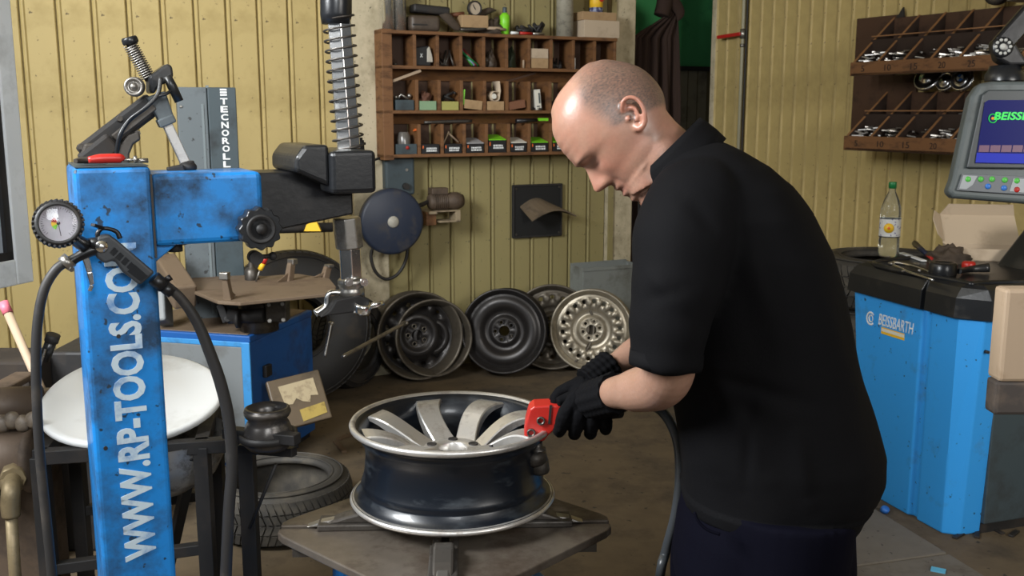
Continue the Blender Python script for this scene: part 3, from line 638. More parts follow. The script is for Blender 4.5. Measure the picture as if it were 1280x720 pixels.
# ================================================================== wheels and tyres
def holed(mb, o, ax, n, rc, rh, rin, rout, zf, th=0.0, rot=0.0, hs=1.0):
    az = V(ax).normalized(); x = az.orthogonal().normalized(); y = az.cross(x); da = 2 * pi / n; K = 24
    def pt(r, a, dz=0): return o + (x * cos(a) + y * sin(a)) * r + az * (zf(r) + dz)
    for s in range(n):
        c = rot + s * da; bnd = []; cir = []
        for k in range(K):
            t = 2 * pi * k / K
            m = max(abs(cos(t)), abs(sin(t))); bx, by = cos(t) / m, sin(t) / m
            ro = rout if bx > 0 else rin
            bnd.append(pt(rc + abs(bx) * (ro - rc) if bx > 0 else rc - abs(bx) * (rc - rin), c + by * da / 2))
            cir.append(pt(rc + cos(t) * rh, c + sin(t) * rh / rc * hs))
        deep = [p - az * .014 for p in cir]
        fs = []
        for k in range(K): k2 = (k + 1) % K; fs += [(k, k2, K + k2, K + k), (K + k, K + k2, 2 * K + k2, 2 * K + k)]
        mb.add(bnd + cir + deep, fs, True)
def steel_wheel(name, label, c, ax, R, W, m_r, m_d, nh=14, rh=.013, rhc=.70, bolts=5, inside=False, deep=0.0, group=None):
    """c: centre of the outer face; ax: outward axis. parts: rim, disc, hub, bolt holes"""
    ax = V(ax).normalized(); c = V(c); bot = c - ax * W / 2; bot = V((bot.x, bot.y, 0))
    t = thing(name, label, 'wheel', bot, group)
    pr = [(R - .004, 0), (R, -.003), (R, -.010), (R - .012, -.014), (R - .016, -.030), (R - .024, -.034), (R - .034, -.055), (R - .036, -W * .55), (R - .022, -W * .72), (R - .018, -W + .035),
          (R - .014, -W + .014), (R, -W + .010), (R, -W), (R - .006, -W)]
    pi_ = [(r - .005 if i not in (0,) else r - .006, h + .000) for i, (r, h) in enumerate(pr)][::-1]
    part('rim', MB().lathe(pr + [(R - .020, -W + .012), (R - .026, -W + .04), (R - .042, -W * .55), (R - .040, -.06), (R - .026, -.028), (R - .016, -.008), (R - .010, 0)], c, ax, 72, closed=True), m_r, t)
    d = MB(); dz = -W * (.62 if inside else .16) - deep
    rO = R - .040
    sgn_ = -1 if inside else 1
    zf = lambda r: dz + sgn_ * lerp_tab([(0, -.018), (.36 * rO, -.018), (.46 * rO, -.040), (.56 * rO, -.036), (.68 * rO, -.004), (.86 * rO, 0.0), (rO, -.016)], r)
    if nh: holed(d, c, ax, nh, rhc * rO + .02, rh, .60 * rO, .97 * rO, zf)
    else: d.lathe([(r, zf(r)) for r in [rO * (.60 + .37 * k / 6) for k in range(7)]], c, ax, 64)
    d.lathe([(r, zf(r)) for r in (.97 * rO, rO + .006)], c, ax, 64)
    d.lathe([(r, zf(r)) for r in [rO * (.34 + .26 * k / 9) for k in range(10)]], c, ax, 64)
    part('disc', d, m_d, t)
    h = MB(); holed(h, c, ax, bolts, .25 * rO, .0085, .15 * rO, .34 * rO, zf, rot=.5)
    h.lathe([(.15 * rO, zf(0)), (.145 * rO, zf(0) - .03)], c, ax, 32)
    part('hub_plate', h, m_d, t)
    x = ax.orthogonal().normalized(); y = ax.cross(x)
    for i in range(bolts):
        a = .5 + 2 * pi * i / bolts; p = c + (x * cos(a) + y * sin(a)) * .25 * rO + ax * zf(.25 * rO)
        part('bolt_seat', MB().lathe([(.009, .001), (.0105, .004), (.014, .004), (.015, 0)], p, ax, 14), m_r, t)
    return t
def wheel_at(x, y, D, R): return P(x, y, D)
# silver holed wheel
def lean(x, ybot, R, ax, W, side=0):
    """floor-standing wheel: centre above the floor point seen at (x, ybot)"""
    g = PZ(x, ybot, 0); ax = V(ax).normalized(); hz = sqrt(max(0, 1 - ax.z ** 2)) * R
    c = V((g.x, g.y, hz + (W * ax.z if ax.z > 0 else 0))); c += V((ax.x, ax.y, 0)) * (-R * ax.z if ax.z > 0 else 0)
    return c
wa = V((-0.05, -1, 0.20)); Rw = .238
steel_wheel('steel_wheel', 'silver steel wheel with a ring of round holes leaning right of the black ones', lean(737, 470, Rw, (-.16, -1, .16), .17), (-.16, -1, .16), Rw, .17, RIMS, RIMS, 18, .0125, .74, 6)
steel_wheel('steel_wheel', 'black steel wheel with a solid dished disc standing in the middle of the row', lean(628, 474, .245, (-.12, -1, .16), .18), (-.12, -1, .16), .245, .18, RIMK, RIMK, 0, .012, .7, 5)
steel_wheel('steel_wheel', 'dark steel wheel showing its deep hollow back at the front left of the row', lean(545, 477, .222, (.30, -1, .13), .20), (.30, -1, .13), .222, .20, RIMG, RIMK, 14, .016, .74, 5, inside=True)
steel_wheel('steel_wheel', 'dark grimy steel wheel leaning on the wall behind the hollow backed wheel', V((P(526, 424, 5.47).x, 5.47, .262)), (.35, -.9, .12), .250, .15, RIMG, RIMK, 12, .014, .74, 5, inside=True)
steel_wheel('steel_wheel', 'grey steel wheel mostly hidden behind the silver one against the wall', V((P(690, 404, 5.70).x, 5.70, .265)), (-.10, -1, .22), .25, .16, RIMG, RIMG, 16, .012, .74, 5)
wd = None
def tyre(name, label, c, ax, R, W, ri, m=RUBD, tread=True, group=None, nt=64, rot=0, bot=None):
    ax = V(ax).normalized(); c = V(c)
    t = thing(name, label, 'tyre', bot if bot is not None else V((c.x, c.y, c.z - W / 2)), group)
    h = W / 2; e = .022
    pr = [(ri, -h * .72), (ri + .004, -h * .86), (ri + .02, -h * .95), (ri + (R - ri) * .45, -h * 1.0), (R - e * 1.6, -h * .93), (R - e * .6, -h * .80), (R - .006, -h * .66), (R - .004, 0), (R - .006, h * .66), (R - e * .6, h * .80), (R - e * 1.6, h * .93),
          (ri + (R - ri) * .45, h * 1.0), (ri + .02, h * .95), (ri + .004, h * .86), (ri, h * .72), (ri + .012, h * .66), (ri + .05, h * .74), (R - .04, h * .62), (R - .022, 0), (R - .04, -h * .62), (ri + .05, -h * .74), (ri + .012, -h * .66)]
    part('carcass', MB().lathe(pr, c, ax, 80, closed=True), m, t)
    part('bead_ring', MB().lathe([(ri + .012, h * .95), (ri + .016, h * .975), (ri + .022, h * .985), (ri + .024, h * .96)], c, ax, 64, closed=True), m, t)
    part('sidewall_rib', MB().lathe([(R - .036, h * .955), (R - .033, h * .985), (R - .029, h * .975), (R - .028, h * .92)], c, ax, 64, closed=True), m, t)
    if tread:
        x = ax.orthogonal().normalized(); y = ax.cross(x); tb = MB(); rows = ((-.78, -.40), (-.34, -.04), (.04, .34), (.40, .78))
        for i in range(nt):
            for ri_, (a, b) in enumerate(rows):
                th = 2 * pi * (i + (.5 if ri_ % 2 else 0)) / nt; sk = (.30 if ri_ < 2 else -.30) * 2 * pi / nt * 1.6
                dt = 2 * pi / nt * .78; vs = []
                for rr in (R - .010, R + .003):
                    for (hh, o_) in ((a, 0), (b, sk)):
                        for e_ in (-dt / 2, dt / 2):
                            an = th + o_ + e_; r2 = rr - (.010 if abs(hh) > .7 else 0)
                            vs.append(c + (x * cos(an) + y * sin(an)) * r2 + ax * hh * h)
                tb.add(vs, [(0, 2, 3, 1), (4, 5, 7, 6), (0, 1, 5, 4), (2, 6, 7, 3), (0, 4, 6, 2), (1, 3, 7, 5)])
        part('tread', tb, m, t, kind='stuff')
    return t
tyre('tyre', 'worn road tyre lying flat on the floor below the steel table', PZ(350, 622, 0.10) + V((0, 0, 0)), (0, 0, 1), .262, .195, .175)
# ================================================================== second tyre changer behind
m0 = PZ(320, 596, 0.0); ang = radians(15)
MX = V((-cos(ang), sin(ang), 0)); MY = V((sin(ang), cos(ang), 0))
MF = frame(m0, -MX, ZH)      # x to the right of the near corner, y up, z towards the camera
mz = PL(320, 420, m0, -MY).z
bm = thing('tyre_changer', 'older blue and grey tyre changer with dusty table and dark tower against the wall', 'machine', m0)
part('cabinet', MB().box((-0.62, 0.03, -0.56), (0, mz - 0.03, 0), MF), BLUE3, bm, .006, 'worn blue cabinet')
part('front_panel', MB().box((-0.60, 0.05, 0), (-0.035, mz - 0.05, 0.008), MF), GREYL, bm, .003, 'grey front panel')
part('cabinet_top', MB().box((-0.62, mz - 0.03, -0.56), (0.004, mz - .002, 0.006), MF), BLUE3, bm, .005)
part('top_dust', MB().box((-0.60, mz - .002, -0.54), (-.015, mz + .002, -.012), MF), TABLE2, bm)
part('edge_strip', MB().box((-0.035, 0.03, 0), (0.003, mz - .03, 0.010), MF).box((-0.62, mz - .05, 0.0), (0.0, mz - 0.028, .009), MF), BLUEP, bm, .003, 'brighter blue edge strip')
part('plinth', MB().box((-0.60, 0, -0.54), (-.02, 0.03, -.02), MF), BLKM, bm)
part('side_latch', MB().box((0.0, mz - .20, -.14), (.02, mz - .15, -.09), MF), BLKM, bm, .003)
tq = P(322, 358, 4.08); TZ2 = tq.z
part('turntable_column', MB().cyl((tq.x, tq.y, mz), (tq.x, tq.y, TZ2 - .02), .08, 20), STEELD, bm)
L2 = P(226, 350, 4.02); R2 = P(424, 345, 4.16)
qs = [P(x, y, 1).copy() for x, y in ()]
def tzp(x, y): return PZ(x, y, TZ2)
plate = [tzp(x, y) for x, y in ((224, 352), (243, 337), (330, 345), (372, 342), (412, 348), (420, 358), (418, 366), (300, 378), (272, 376), (238, 362))]
part('turntable_plate', MB().prism([p - V((0, 0, .014)) for p in plate], (0, 0, .014)), TABLE2, bm, .003, 'dusty brown turntable plate')
for (x, y, h) in ((284, 375, .11), (364, 350, .09), (246, 343, .05), (409, 345, .05)):
    b = tzp(x, y); d = V((tq.x - b.x, tq.y - b.y, 0)).normalized()
    part('clamp', MB().bar(b - V((0, 0, .02)) + d * .02, b + V((0, 0, h * .8)) - d * .005, .034, .03, up=d, w1=.022).prism([b + d * .09 + V((0, 0, .003)), b + V((0, 0, h * .5)), b + V((0, 0, .0))], ZH.cross(d) * .006), TABLE2, bm, .003)
    part('clamp_head', MB().bar(b + V((0, 0, h * .75)) - d * .012, b + V((0, 0, h)) - d * .012, .035, .03, up=d), STEEL, bm, .003)
un = MB(); u0 = tzp(285, 380); zz = lambda x, y, D=4.0: P(x, y, D)
part('clamp_cylinder', MB().cyl(zz(286, 396), zz(330, 394), .03, 18).cyl(zz(296, 398, 3.98), zz(300, 398, 3.98), .04, 18), BLKM, bm)
part('air_cylinder', MB().box(zz(332, 403), zz(357, 376) + V((0, .08, 0))), STEELD, bm, .004)
for x, y in ((336, 381), (353, 380), (337, 401), (354, 400)): part('cylinder_screw', MB().cyl(zz(x, y, 4.0), zz(x, y, 3.985), .008, 8), STEEL, bm)
part('clamp_pivot', MB().bar(zz(276, 380), zz(284, 402), .035, .03).cyl(zz(284, 399, 3.97), zz(284, 399, 4.02), .013, 12), BLKM, bm, .003)
# tower
g0 = P(271, 345, 4.33); TF = frame((g0.x, g0.y, 0), V((cos(radians(20)), sin(radians(20)), 0)), ZH)
ztw = P(271, 109, 4.33).z; wR = .118
part('tower', MB().box((0, mz - .1, -.16), (wR, ztw, 0), TF), GREYD, bm, .004, 'dark tower with stacked white letters')
part('tower_side', MB().prism([TF @ V(p) for p in ((-.125, mz - .1, .0), (-.003, mz - .1, .0), (-.003, ztw, .0), (-.125, ztw, .0))], TF.to_3x3() @ V((0, 0, -.14))), GREY, bm, .004)
part('tower_flange', MB().box((-.028, mz + .02, 0.0), (-.018, ztw - .07, .004), TF).box((-.004, ztw - .004, -.05), (.008, ztw + .008, -.02), TF), mat('pale edge', (.16, .19, .20), .4), bm)
s_ = 'TECNOROLL'; zl0 = P(289, 122, 4.33).z; zl1 = P(289, 211, 4.33).z; st = (zl0 - zl1) / 9
for i, ch in enumerate(s_):
    text('letter', ch, LETTERW, bm, TF @ V((.066, zl0 - st * (i + .45), .002)), TF.to_3x3() @ V((1, 0, 0)), ZH, .030, st * .80, .001, bold=.03)
for k in range(3): part('letter_bar', MB().box((.052, zl0 + .030 - k * .011, 0), (.080, zl0 + .037 - k * .011, .003), TF), LETTERW, bm)
for z in (ztw - .08, ztw - .30, ztw - .34): part('tower_screw', MB().cyl(TF @ V((-.11, z, 0)), TF @ V((-.11, z, .006)), .005, 8), STEEL, bm)
part('breaker_arm', MB().cyl(P(190, 290, 4.42), P(416, 284, 4.5), .022, 16), BLKM, bm, label='black horizontal tube arm')
part('arm_sticker', MB().prism([P(x, y, 4.42) for x, y in ((380, 289), (383, 281), (388, 278), (396, 278), (401, 289))], (0, .02, 0)), YLW, bm, label='yellow arrow sticker')
part('side_arm', MB().bar(P(205, 330, 4.2), P(232, 372, 3.95), .09, .10), TABLE2, bm, .008)
part('side_post', MB().bar(P(200, 312, 4.25), P(205, 405, 4.1), .11, .05, up=(1, 0, 0)), GREYL, bm, .008)
# manual box leaning on the machine's side
SB = frame(P(332, 478, 4.02), (P(395, 463, 4.12) - P(332, 478, 4.02)), (P(354, 546, 3.93) - P(332, 478, 4.02)))
bw = (P(398, 463, 4.12) - P(332, 478, 4.02)).length; bh = (P(352, 538, 3.93) - P(332, 478, 4.02)).length
pb = thing('pedal_cover', 'brown tilted sheet cover with torn yellowed labels leaning on the older blue machine', 'cover', P(350, 538, 3.95))
part('panel', MB().box((0, 0, -.012), (bw, bh, .02), SB), mat('brown sheet', (.12, .085, .05), .5, dirt=(.05, .035, .02), dscale=8, damt=.4), pb, .006)
part('paper_label', MB().prism([SB @ V((x * bw, y * bh, -.013)) for x, y in ((.18, .16), (.85, .14), (.86, .5), (.72, .47), (.68, .6), (.55, .55), (.45, .46), (.36, .56), (.22, .54))], SB.to_3x3() @ V((0, 0, -.002))), mat('torn label', (.45, .36, .22), .6, dirt=(.14, .09, .05), dscale=30, damt=.35), pb, label='torn yellowed paper label')
part('yellow_label', MB().prism([SB @ V((x * bw, y * bh, -.013)) for x, y in ((.45, .70), (.93, .66), (.93, .88), (.46, .94))], SB.to_3x3() @ V((0, 0, -.002))), mat('faded yellow label', (.42, .30, .07), .6, dirt=(.14, .09, .03), dscale=30, damt=.35), pb, label='faded yellow label')
# pen like tool behind the hand knob
sc = thing('screwdriver', 'screwdriver with red and yellow handle standing by the dark tower', 'screwdriver', P(324, 340, 4.2))
part('red_grip', MB().cyl(P(332, 321, 4.2), P(329, 329, 4.2), .012, 10), RED, sc, label='red end of handle'); part('yellow_grip', MB().cyl(P(329, 329, 4.2), P(325, 337, 4.2), .011, 10), YLW, sc, label='yellow end of handle')
part('blade', MB().cyl(P(325, 337, 4.2), P(320, 352, 4.2), .004, 8), STEEL, sc)
solo('spray_can', MB().lathe([(0, 0), (.028, 0), (.03, .01), (.03, .05), (.02, .06), (.012, .065), (.012, .085), (0, .085)], P(315, 352, 4.25), ZH, 18), STEELD, 'small grey can standing on the dusty table beside the dark tower', 'can')

# ================================================================== tyres behind
tyre('tyre', 'large dark tyre standing behind the dusty turntable against the wall', V((P(372, 420, 5.16).x, 5.10, .40)), (.45, -.9, .14), .395, .20, .15, RUB, True, bot=V((P(372, 420, 5.16).x, 5.10, 0)))
tyre('tyre', 'black tyre standing on edge right of the older blue machine', PZ(436, 482, 0) + V((0, .0, .255)), (.9, -.5, .06), .255, .20, .16, RUB, True, bot=PZ(436, 482, 0))
sx_ = PZ(1100, 470, 0); stq = P(1112, 318, 4.32)
for i, lb in enumerate(('bottom', 'second', 'third', 'top')):
    hh = stq.z / 4.0
    tyre('tyre', {'top': 'dusty tyre on top of the tyre stack behind the blue balancer', 'third': 'tyre directly below the top one in the stack behind the balancer', 'second': 'tyre second from the floor in the stack behind the balancer', 'bottom': 'lowest tyre of the stack behind the balancer'}[lb],
         V((stq.x + (.0, .012, -.01, .0)[i], stq.y, hh * (i + .5))), (0, 0, 1), .30, hh * .995, .185, RUBD, True, 'stacked tyres', nt=56)
# ================================================================== wheel balancer
n0 = PZ(1187, 672, 0); f0 = PZ(1067, 606, 0)
W1 = (n0 - f0); fw = W1.length; WX = W1.normalized(); WN = V((WX.y, -WX.x, 0))
if WN.x > 0: WN = -WN
ba = thing('wheel_balancer', 'bright blue wheel balancer cabinet with black moulded tray top', 'machine', (n0 + f0) / 2 + V((.2, 0, 0)))
LF = frame(f0, WX, ZH)      # x far->near along the lit face, y up, z outward?
og = 1 if LF.to_3x3().col[2].dot(WN) > 0 else -1
zb_ = PL(1208, 392, n0, WN).z
dep = .55
# shell: cross-section polygon (x along face, d depth inward), swelling towards the top
def ringp(k, z, grow=0.0):
    base = [(.03 - grow * 1.8, 0.0), (fw * .60, -.004), (fw * .625, .012), (fw * .66, .012), (fw * .69, -.002), (fw * .93, -.002), (fw + grow * .6, .045), (fw + grow * .6, .12)]
    return [LF @ V((x, z, -d * og)) for x, d in base]
sh_ = MB()
full = lambda z, g: ringp(0, z, g) + [LF @ V((fw * 1.0, z, -dep * og)), LF @ V((.03 - g * 1.8, z, -dep * og))]
sh_.loft([full(z, g) for z, g in ((0.0, 0), (.3, .02), (zb_ - .03, .055), (zb_, .055))], smooth=False)
part('shell', sh_, BLUE2, ba, .006, 'bright blue shell')
part('side_panel', MB().box((fw * 1.0 - .02, .04, -.13 * og), (fw + .02, zb_ - .01, -(dep + .25) * og), LF), GREYD, ba, .004, 'dark grey side panel')
part('side_screw', MB().cyl(LF @ V((fw + .03, zb_ - .13, -.06 * og)), LF @ V((fw + .045, zb_ - .13, -.06 * og)), .006, 8), BLKM, ba)
part('side_wall', MB().box((fw * .98, 0, -.13 * og), (fw + .005, .04, -(dep + .25) * og), LF), BLKM, ba)
# top tray
tt = MB(); rr_ = []
zt4 = zb_ + .098
for z, g in ((zb_ - .022, .004), (zb_ - .02, .012), (zb_ + .05, .008), (zb_ + .085, -.012), (zt4, -.035)):
    rr_.append([LF @ V((x, z, -d * og)) for x, d in ((-.075 - g, -.01 - g), (fw * .5, -.016 - g), (fw * .62, -.014 - g), (fw * .625, 0.0 - g * .4), (fw * .655, 0.0 - g * .4), (fw * .66, -.014 - g), (fw * .93, -.012 - g), (fw + .045 + g, .05), (fw + .05 + g, .2), (fw + .03 + g, dep), (-.075 - g, dep + .02))])
tt.loft(rr_, smooth=False); part('tray_top', tt, PLAST, ba, .008, 'black moulded plastic tray top', seg=3)
for k in range(4):
    part('tray_rib', MB().box((fw + .03, zb_ + .01 + k * .022, -.14 * og), (fw + .062, zb_ + .018 + k * .022, -.42 * og), LF), PLAST, ba, .002)
def tp(s, d, z=0): return LF @ V((s, zt4 + z, -d * og))
part('tray_rim', MB().tube([tp(.0, .03, .0), tp(fw * .85, .03, .0), tp(fw * .95, .08, 0), tp(fw * .95, dep - .04, .0), tp(.0, dep - .04, .0)], .010, 10, closed=True, sub=6), PLAST, ba)
# console post behind the tray, carries the monitor
part('rear_console', MB().prism([LF @ V(p) for p in ((fw * .30, zt4 - .02, -(dep - .10) * og), (fw * 1.05, zt4 - .02, -(dep - .14) * og), (fw * 1.05, zt4 + .16, -(dep - .0) * og), (fw * .35, zt4 + .18, -(dep + .05) * og))], V((.30, .05, 0))), PLAST, ba, .02, seg=3)
# lettering
lz = PL(1118, 404, f0, WN); ls = (lz - f0).dot(WX); lzz = lz.z
ff = lambda s, z, d=.003: LF @ V((s, z, d * og))
text('lettering', 'BEISSBARTH', LETTERW, ba, ff(ls + .012, lzz), WX * 1.0, ZH, fw * .36, .044, .0015, bold=.0, shear=.15)
p2 = PL(1089, 398, f0, WN); s2_ = (p2 - f0).dot(WX)
part('emblem', MB().tube([ff(s2_ + .022 * cos(a), p2.z + .024 * sin(a), .003) for a in [radians(d) for d in range(40, 340, 25)]], .0042, 8, flat=.5).tube([ff(s2_ + .011 * cos(a) + .003, p2.z + .013 * sin(a), .003) for a in [radians(d) for d in range(0, 360, 30)]], .0032, 8, closed=True, flat=.5), LETTERW, ba, label='white round emblem')
y1 = PL(1120, 417, f0, WN); ys = (y1 - f0).dot(WX)
part('yellow_sticker', MB().box((ys - fw * .15, y1.z - .016, .001 * og), (ys + fw * .155, y1.z + .010, .003 * og), LF), YLW, ba, label='yellow and white sticker strip')
part('sticker_strip', MB().box((ys - fw * .145, y1.z - .006, .003 * og), (ys + fw * .09, y1.z + .006, .004 * og), LF), PAPER, ba)

# things on the tray
bq = tp(fw * .17, .12); bl = P(1110, 322, bq.y)
bl = PZ(1110, 321, zt4)
k_ = .300 / .30
bo = thing('water_bottle', 'clear plastic drink bottle with green cap and yellow flower label', 'bottle', bl)
R_ = .041
pr = [(0, .002), (R_ * .7, .0), (R_, .008), (R_, .07), (R_ * .96, .078), (R_ * .96, .165), (R_, .172), (R_ * .96, .20), (R_ * .7, .235), (.016, .262), (.013, .27), (.013, .292), (.0, .292)]
part('shell', MB().lathe(pr, bl, ZH, 32), GLASS, bo)
part('label', MB().lathe([(R_ + .0006, .085), (R_ + .0006, .160)], bl, ZH, 32), mat('printed label', (.62, .62, .60), .4, speck=(.10, .08, .25), spscale=70, spthr=.60), bo, label='pale printed label')
fd = (CAM - bl); fd.z = 0; fd.normalize(); fs_ = ZH.cross(fd)
part('label_flower', MB().lathe([(0, .0008), (.020, .0008), (.020, 0)], bl + fd * (R_ + .0008) + ZH * .122 - fs_ * .004, fd, 14), YLW, bo, label='yellow flower print')
part('label_flower_centre', MB().lathe([(0, .0012), (.006, .0012), (.006, 0)], bl + fd * (R_ + .001) + ZH * .122 - fs_ * .004, fd, 12), ORG, bo)
part('label_edge', MB().lathe([(R_ + .0009, .083), (R_ + .0009, .087)], bl, ZH, 32).lathe([(R_ + .0009, .158), (R_ + .0009, .162)], bl, ZH, 32), BOXK, bo)
part('cap', MB().lathe([(0, .306), (.014, .306), (.0155, .303), (.0155, .280), (.0, .280)], bl, ZH, 24), GRN, bo, label='dark green screw cap')
# open box
ob = thing('open_cardboard_box', 'open pale cardboard box with raised lid at the back of the balancer', 'box', PZ(1225, 335, zt4))
oc = PZ(1190, 326, zt4 + .0); xr_ = V((.985, -.17, 0)).normalized(); yr_ = V((.17, .985, 0)).normalized()
OF = frame(oc, xr_, yr_)
bwid = .30; bd = .16
part('tray', MB().box((0, 0, 0), (bwid, .004, .05), OF).box((0, 0, 0), (.004, bd, .05), OF).box((bwid - .004, 0, 0), (bwid, bd, .05), OF).box((0, 0, 0), (bwid, bd, .004), OF).box((0, bd - .004, 0), (bwid, bd, .05), OF), CARDP, ob)
lidp = [OF @ V(p) for p in ((0.0, bd, .05), (bwid, bd, .05), (bwid * .98, bd + .09, .16), (.0, bd + .09, .16))]
part('lid', MB().prism(lidp, V((0, .004, .004))), CARDP, ob, label='raised lid')
part('lid_flap', MB().prism([OF @ V(p) for p in ((.0, bd + .09, .16), (bwid * .98, bd + .09, .16), (bwid * .94, bd + .075, .205), (.03, bd + .075, .205))], V((0, .004, .002))), CARDP, ob)
part('side_flap', MB().prism([OF @ V(p) for p in ((0, bd, .06), (0, bd + .09, .16), (-.03, bd + .06, .18), (-.045, bd + .01, .15), (-.03, bd - .03, .09))], V((.003, 0, 0))), CARDP, ob)
# crumpled cloth
def crumple(c, rx, ry, rz, seed, amp=.5, nu=28, nv=14):
    mb = MB(); c = V(c); rings = []
    for i in range(nv + 1):
        ph = (pi / 2) * (i / nv) * .999; rg = []
        for j in range(nu):
            a = 2 * pi * j / nu; d = V((cos(a) * cos(ph), sin(a) * cos(ph), sin(ph)))
            s = 1 + amp * mnoise.noise(d * 2.3 + V((seed, 0, 0))) + amp * .4 * mnoise.noise(d * 6 + V((seed, 3, 0)))
            rg.append(c + V((d.x * rx, d.y * ry, d.z * rz)) * s)
        rings.append(rg)
    return mb.loft(rings)
solo('cloth_rag', crumple(PZ(1186, 328, zt4), .075, .06, .06, 3, .55), BRNCL, 'crumpled dark brown rag in front of the open cardboard box', 'rag')
tin = thing('black_cup', 'round black plastic cup in the middle of the balancer tray', 'cup', PZ(1178, 345, zt4))
tcn_ = PZ(1178, 345, zt4)
part('bowl', MB().lathe([(0, 0), (.045, 0), (.048, .01), (.048, .045), (.042, .05), (.030, .050), (.026, .044), (0, .044)], tcn_, ZH, 28), PLAST, tin)
part('slot', MB().bar(tcn_ + V((-.02, 0, .047)), tcn_ + V((.02, 0, .047)), .012, .006), BLKM, tin)
kx = PZ(1210, 340, zt4)
rk = thing('red_knob_tool', 'grey handled tool with round red knob right of the black cup', 'tool', kx)
part('knob', MB().lathe([(0, .012), (.02, .012), (.024, .018), (.024, .034), (.018, .040), (0, .040)], kx, ZH, 20), RED, rk, label='red knob')
part('arm', MB().tube([tcn_ + V((.05, -.02, .02)), kx + V((-.01, -.03, .015)), kx + V((.06, -.035, .022))], [.010, .012, .017], 12, sub=4), PLAST, rk)
def on(x, y, z=.006): return PZ(x, y, zt4) + V((0, 0, z))
pr_ = thing('tyre_valve_pliers', 'shiny long handled pliers at the front edge of the balancer tray', 'pliers', on(1150, 342))
part('handle', MB().tube([on(1116, 330), on(1140, 334), on(1172, 346)], [.007, .005, .004], 8, sub=4), CHROME, pr_)
part('handle', MB().tube([on(1117, 334), on(1136, 342), on(1166, 352)], [.007, .005, .004], 8, sub=4), CHROME, pr_)
part('jaws', MB().ell(on(1114, 331), (.012, .018, .006)), STEEL, pr_)
kf = thing('utility_knife', 'white bladed tool with dark blue handle lying behind the bottle', 'knife', on(1145, 325))
part('handle', MB().tube([on(1143, 313, .03), on(1160, 325, .018)], [.013, .008], 10), mat('dark blue plastic', (.015, .02, .05), .3), kf)
part('tip', MB().tube([on(1158, 324, .018), on(1165, 328, .014)], [.007, .006], 8), RED, kf, label='red tip')
part('blade', MB().bar(on(1127, 318), on(1155, 328), .022, .006), LETTERW, kf, .001, 'white flat blade')
for i, (x, y) in enumerate(((1150, 339), (1131, 340), (1146, 331))):
    a = random.random() * 3; p = on(x, y, .004)
    o_ = solo('wheel_weight', MB().bar(p - V((cos(a), sin(a), 0)) * .014, p + V((cos(a), sin(a), 0)) * .014, .010, .007), STEEL, ('small steel weight lying between the handles of the shiny pliers', 'small steel weight lying at the jaws of the shiny pliers', 'small steel weight lying beside the white bladed knife')[i], 'weight', None, .001)
# ================================================================== monitor
mo = P(1200, 250, 3.05); mo2 = P(1200, 100, 3.05)
mN = V((-.20, -1, .0)).normalized(); mX = V((1, -.20, 0)).normalized(); mU = V((-.02, .12, 1)).normalized()
mc = P(1186, 243, 3.05); QF = frame(mc, mX, mU)   # z = x cross y -> towards camera
def qp(x, y, d=0.0):
    n = QF.to_3x3().col[2]; return PL(x, y, mc + n * d, n)
mn = QF.to_3x3().col[2]
mon = thing('monitor', 'grey computer monitor with blue screen and button panel at the right edge', 'monitor', P(1275, 262, 3.15))
xr = 1395
part('housing', MB().prism([qp(x, y, .0) for x, y in ((1184, 240), (1190, 225), (1213, 120), (1224, 104), (1240, 101), (xr - 30, 101), (xr - 10, 110), (xr, 245), (xr - 8, 262), (1192, 247))], -mn * .07), mat('grey monitor shell', (.085, .10, .10), .45, dirt=(.05, .05, .045), dscale=8, damt=.25), mon, .012, seg=3)
part('bezel', MB().prism([qp(x, y, .014) for x, y in ((1208, 210), (1228, 118), (1236, 112), (xr - 30, 112), (xr - 22, 120), (xr - 14, 212))], -mn * .02), mat('dark bezel', (.035, .042, .045), .4), mon, .004)
part('screen', MB().prism([qp(x, y, .017) for x, y in ((1219, 204), (1231, 128), (1236, 125), (xr - 40, 125), (xr - 36, 128), (xr - 28, 207))], -mn * .003), SCREEN, mon, label='lit dark blue screen')
part('screen_footer', MB().prism([qp(x, y, .0185) for x, y in ((1219.5, 203), (1221, 191), (xr - 30, 194), (xr - 28, 206))], -mn * .0012), SCRBLU, mon)
for k in range(7):
    x = 1223 + k * 14
    part('screen_tile', MB().prism([qp(a, b, .0185) for a, b in ((x, 190), (x + 1.5, 181.5), (x + 14, 181.5), (x + 12.8, 190))], -mn * .0012), SCRMAU, mon)
text('screen_lettering', 'BEISSBARTH', SCRGRN, mon, qp(1285, 145, .0185), mX, mU, .19, .024, .001, bold=.03, shear=.2)
part('screen_emblem', MB().tube([qp(1241 + 5 * cos(a), 148 + 5.5 * sin(a), .019) for a in [radians(d) for d in range(0, 360, 30)]], .003, 6, closed=True, flat=.4), SCRGRN, mon)
part('screen_dot', MB().ell(qp(1241, 148, .019), .0045), SCRORG, mon)
part('button_panel', MB().prism([qp(x, y, .010) for x, y in ((1196, 238), (1203, 217), (xr - 16, 224), (xr - 14, 250))], -mn * .012), mat('grey button panel', (.12, .13, .14), .5), mon, .002)
part('panel_plate', MB().prism([qp(x, y, .0115) for x, y in ((1199, 236), (1204, 219), (1222, 220), (1216, 231), (1208, 236.5))], -mn * .003), mat('pale plate', (.30, .32, .33), .5), mon)
part('panel_plate', MB().prism([qp(x, y, .0115) for x, y in ((1262, 239), (1267, 223), (xr - 60, 226), (xr - 62, 246))], -mn * .003), mat('pale plate', (.30, .32, .33), .5), mon)
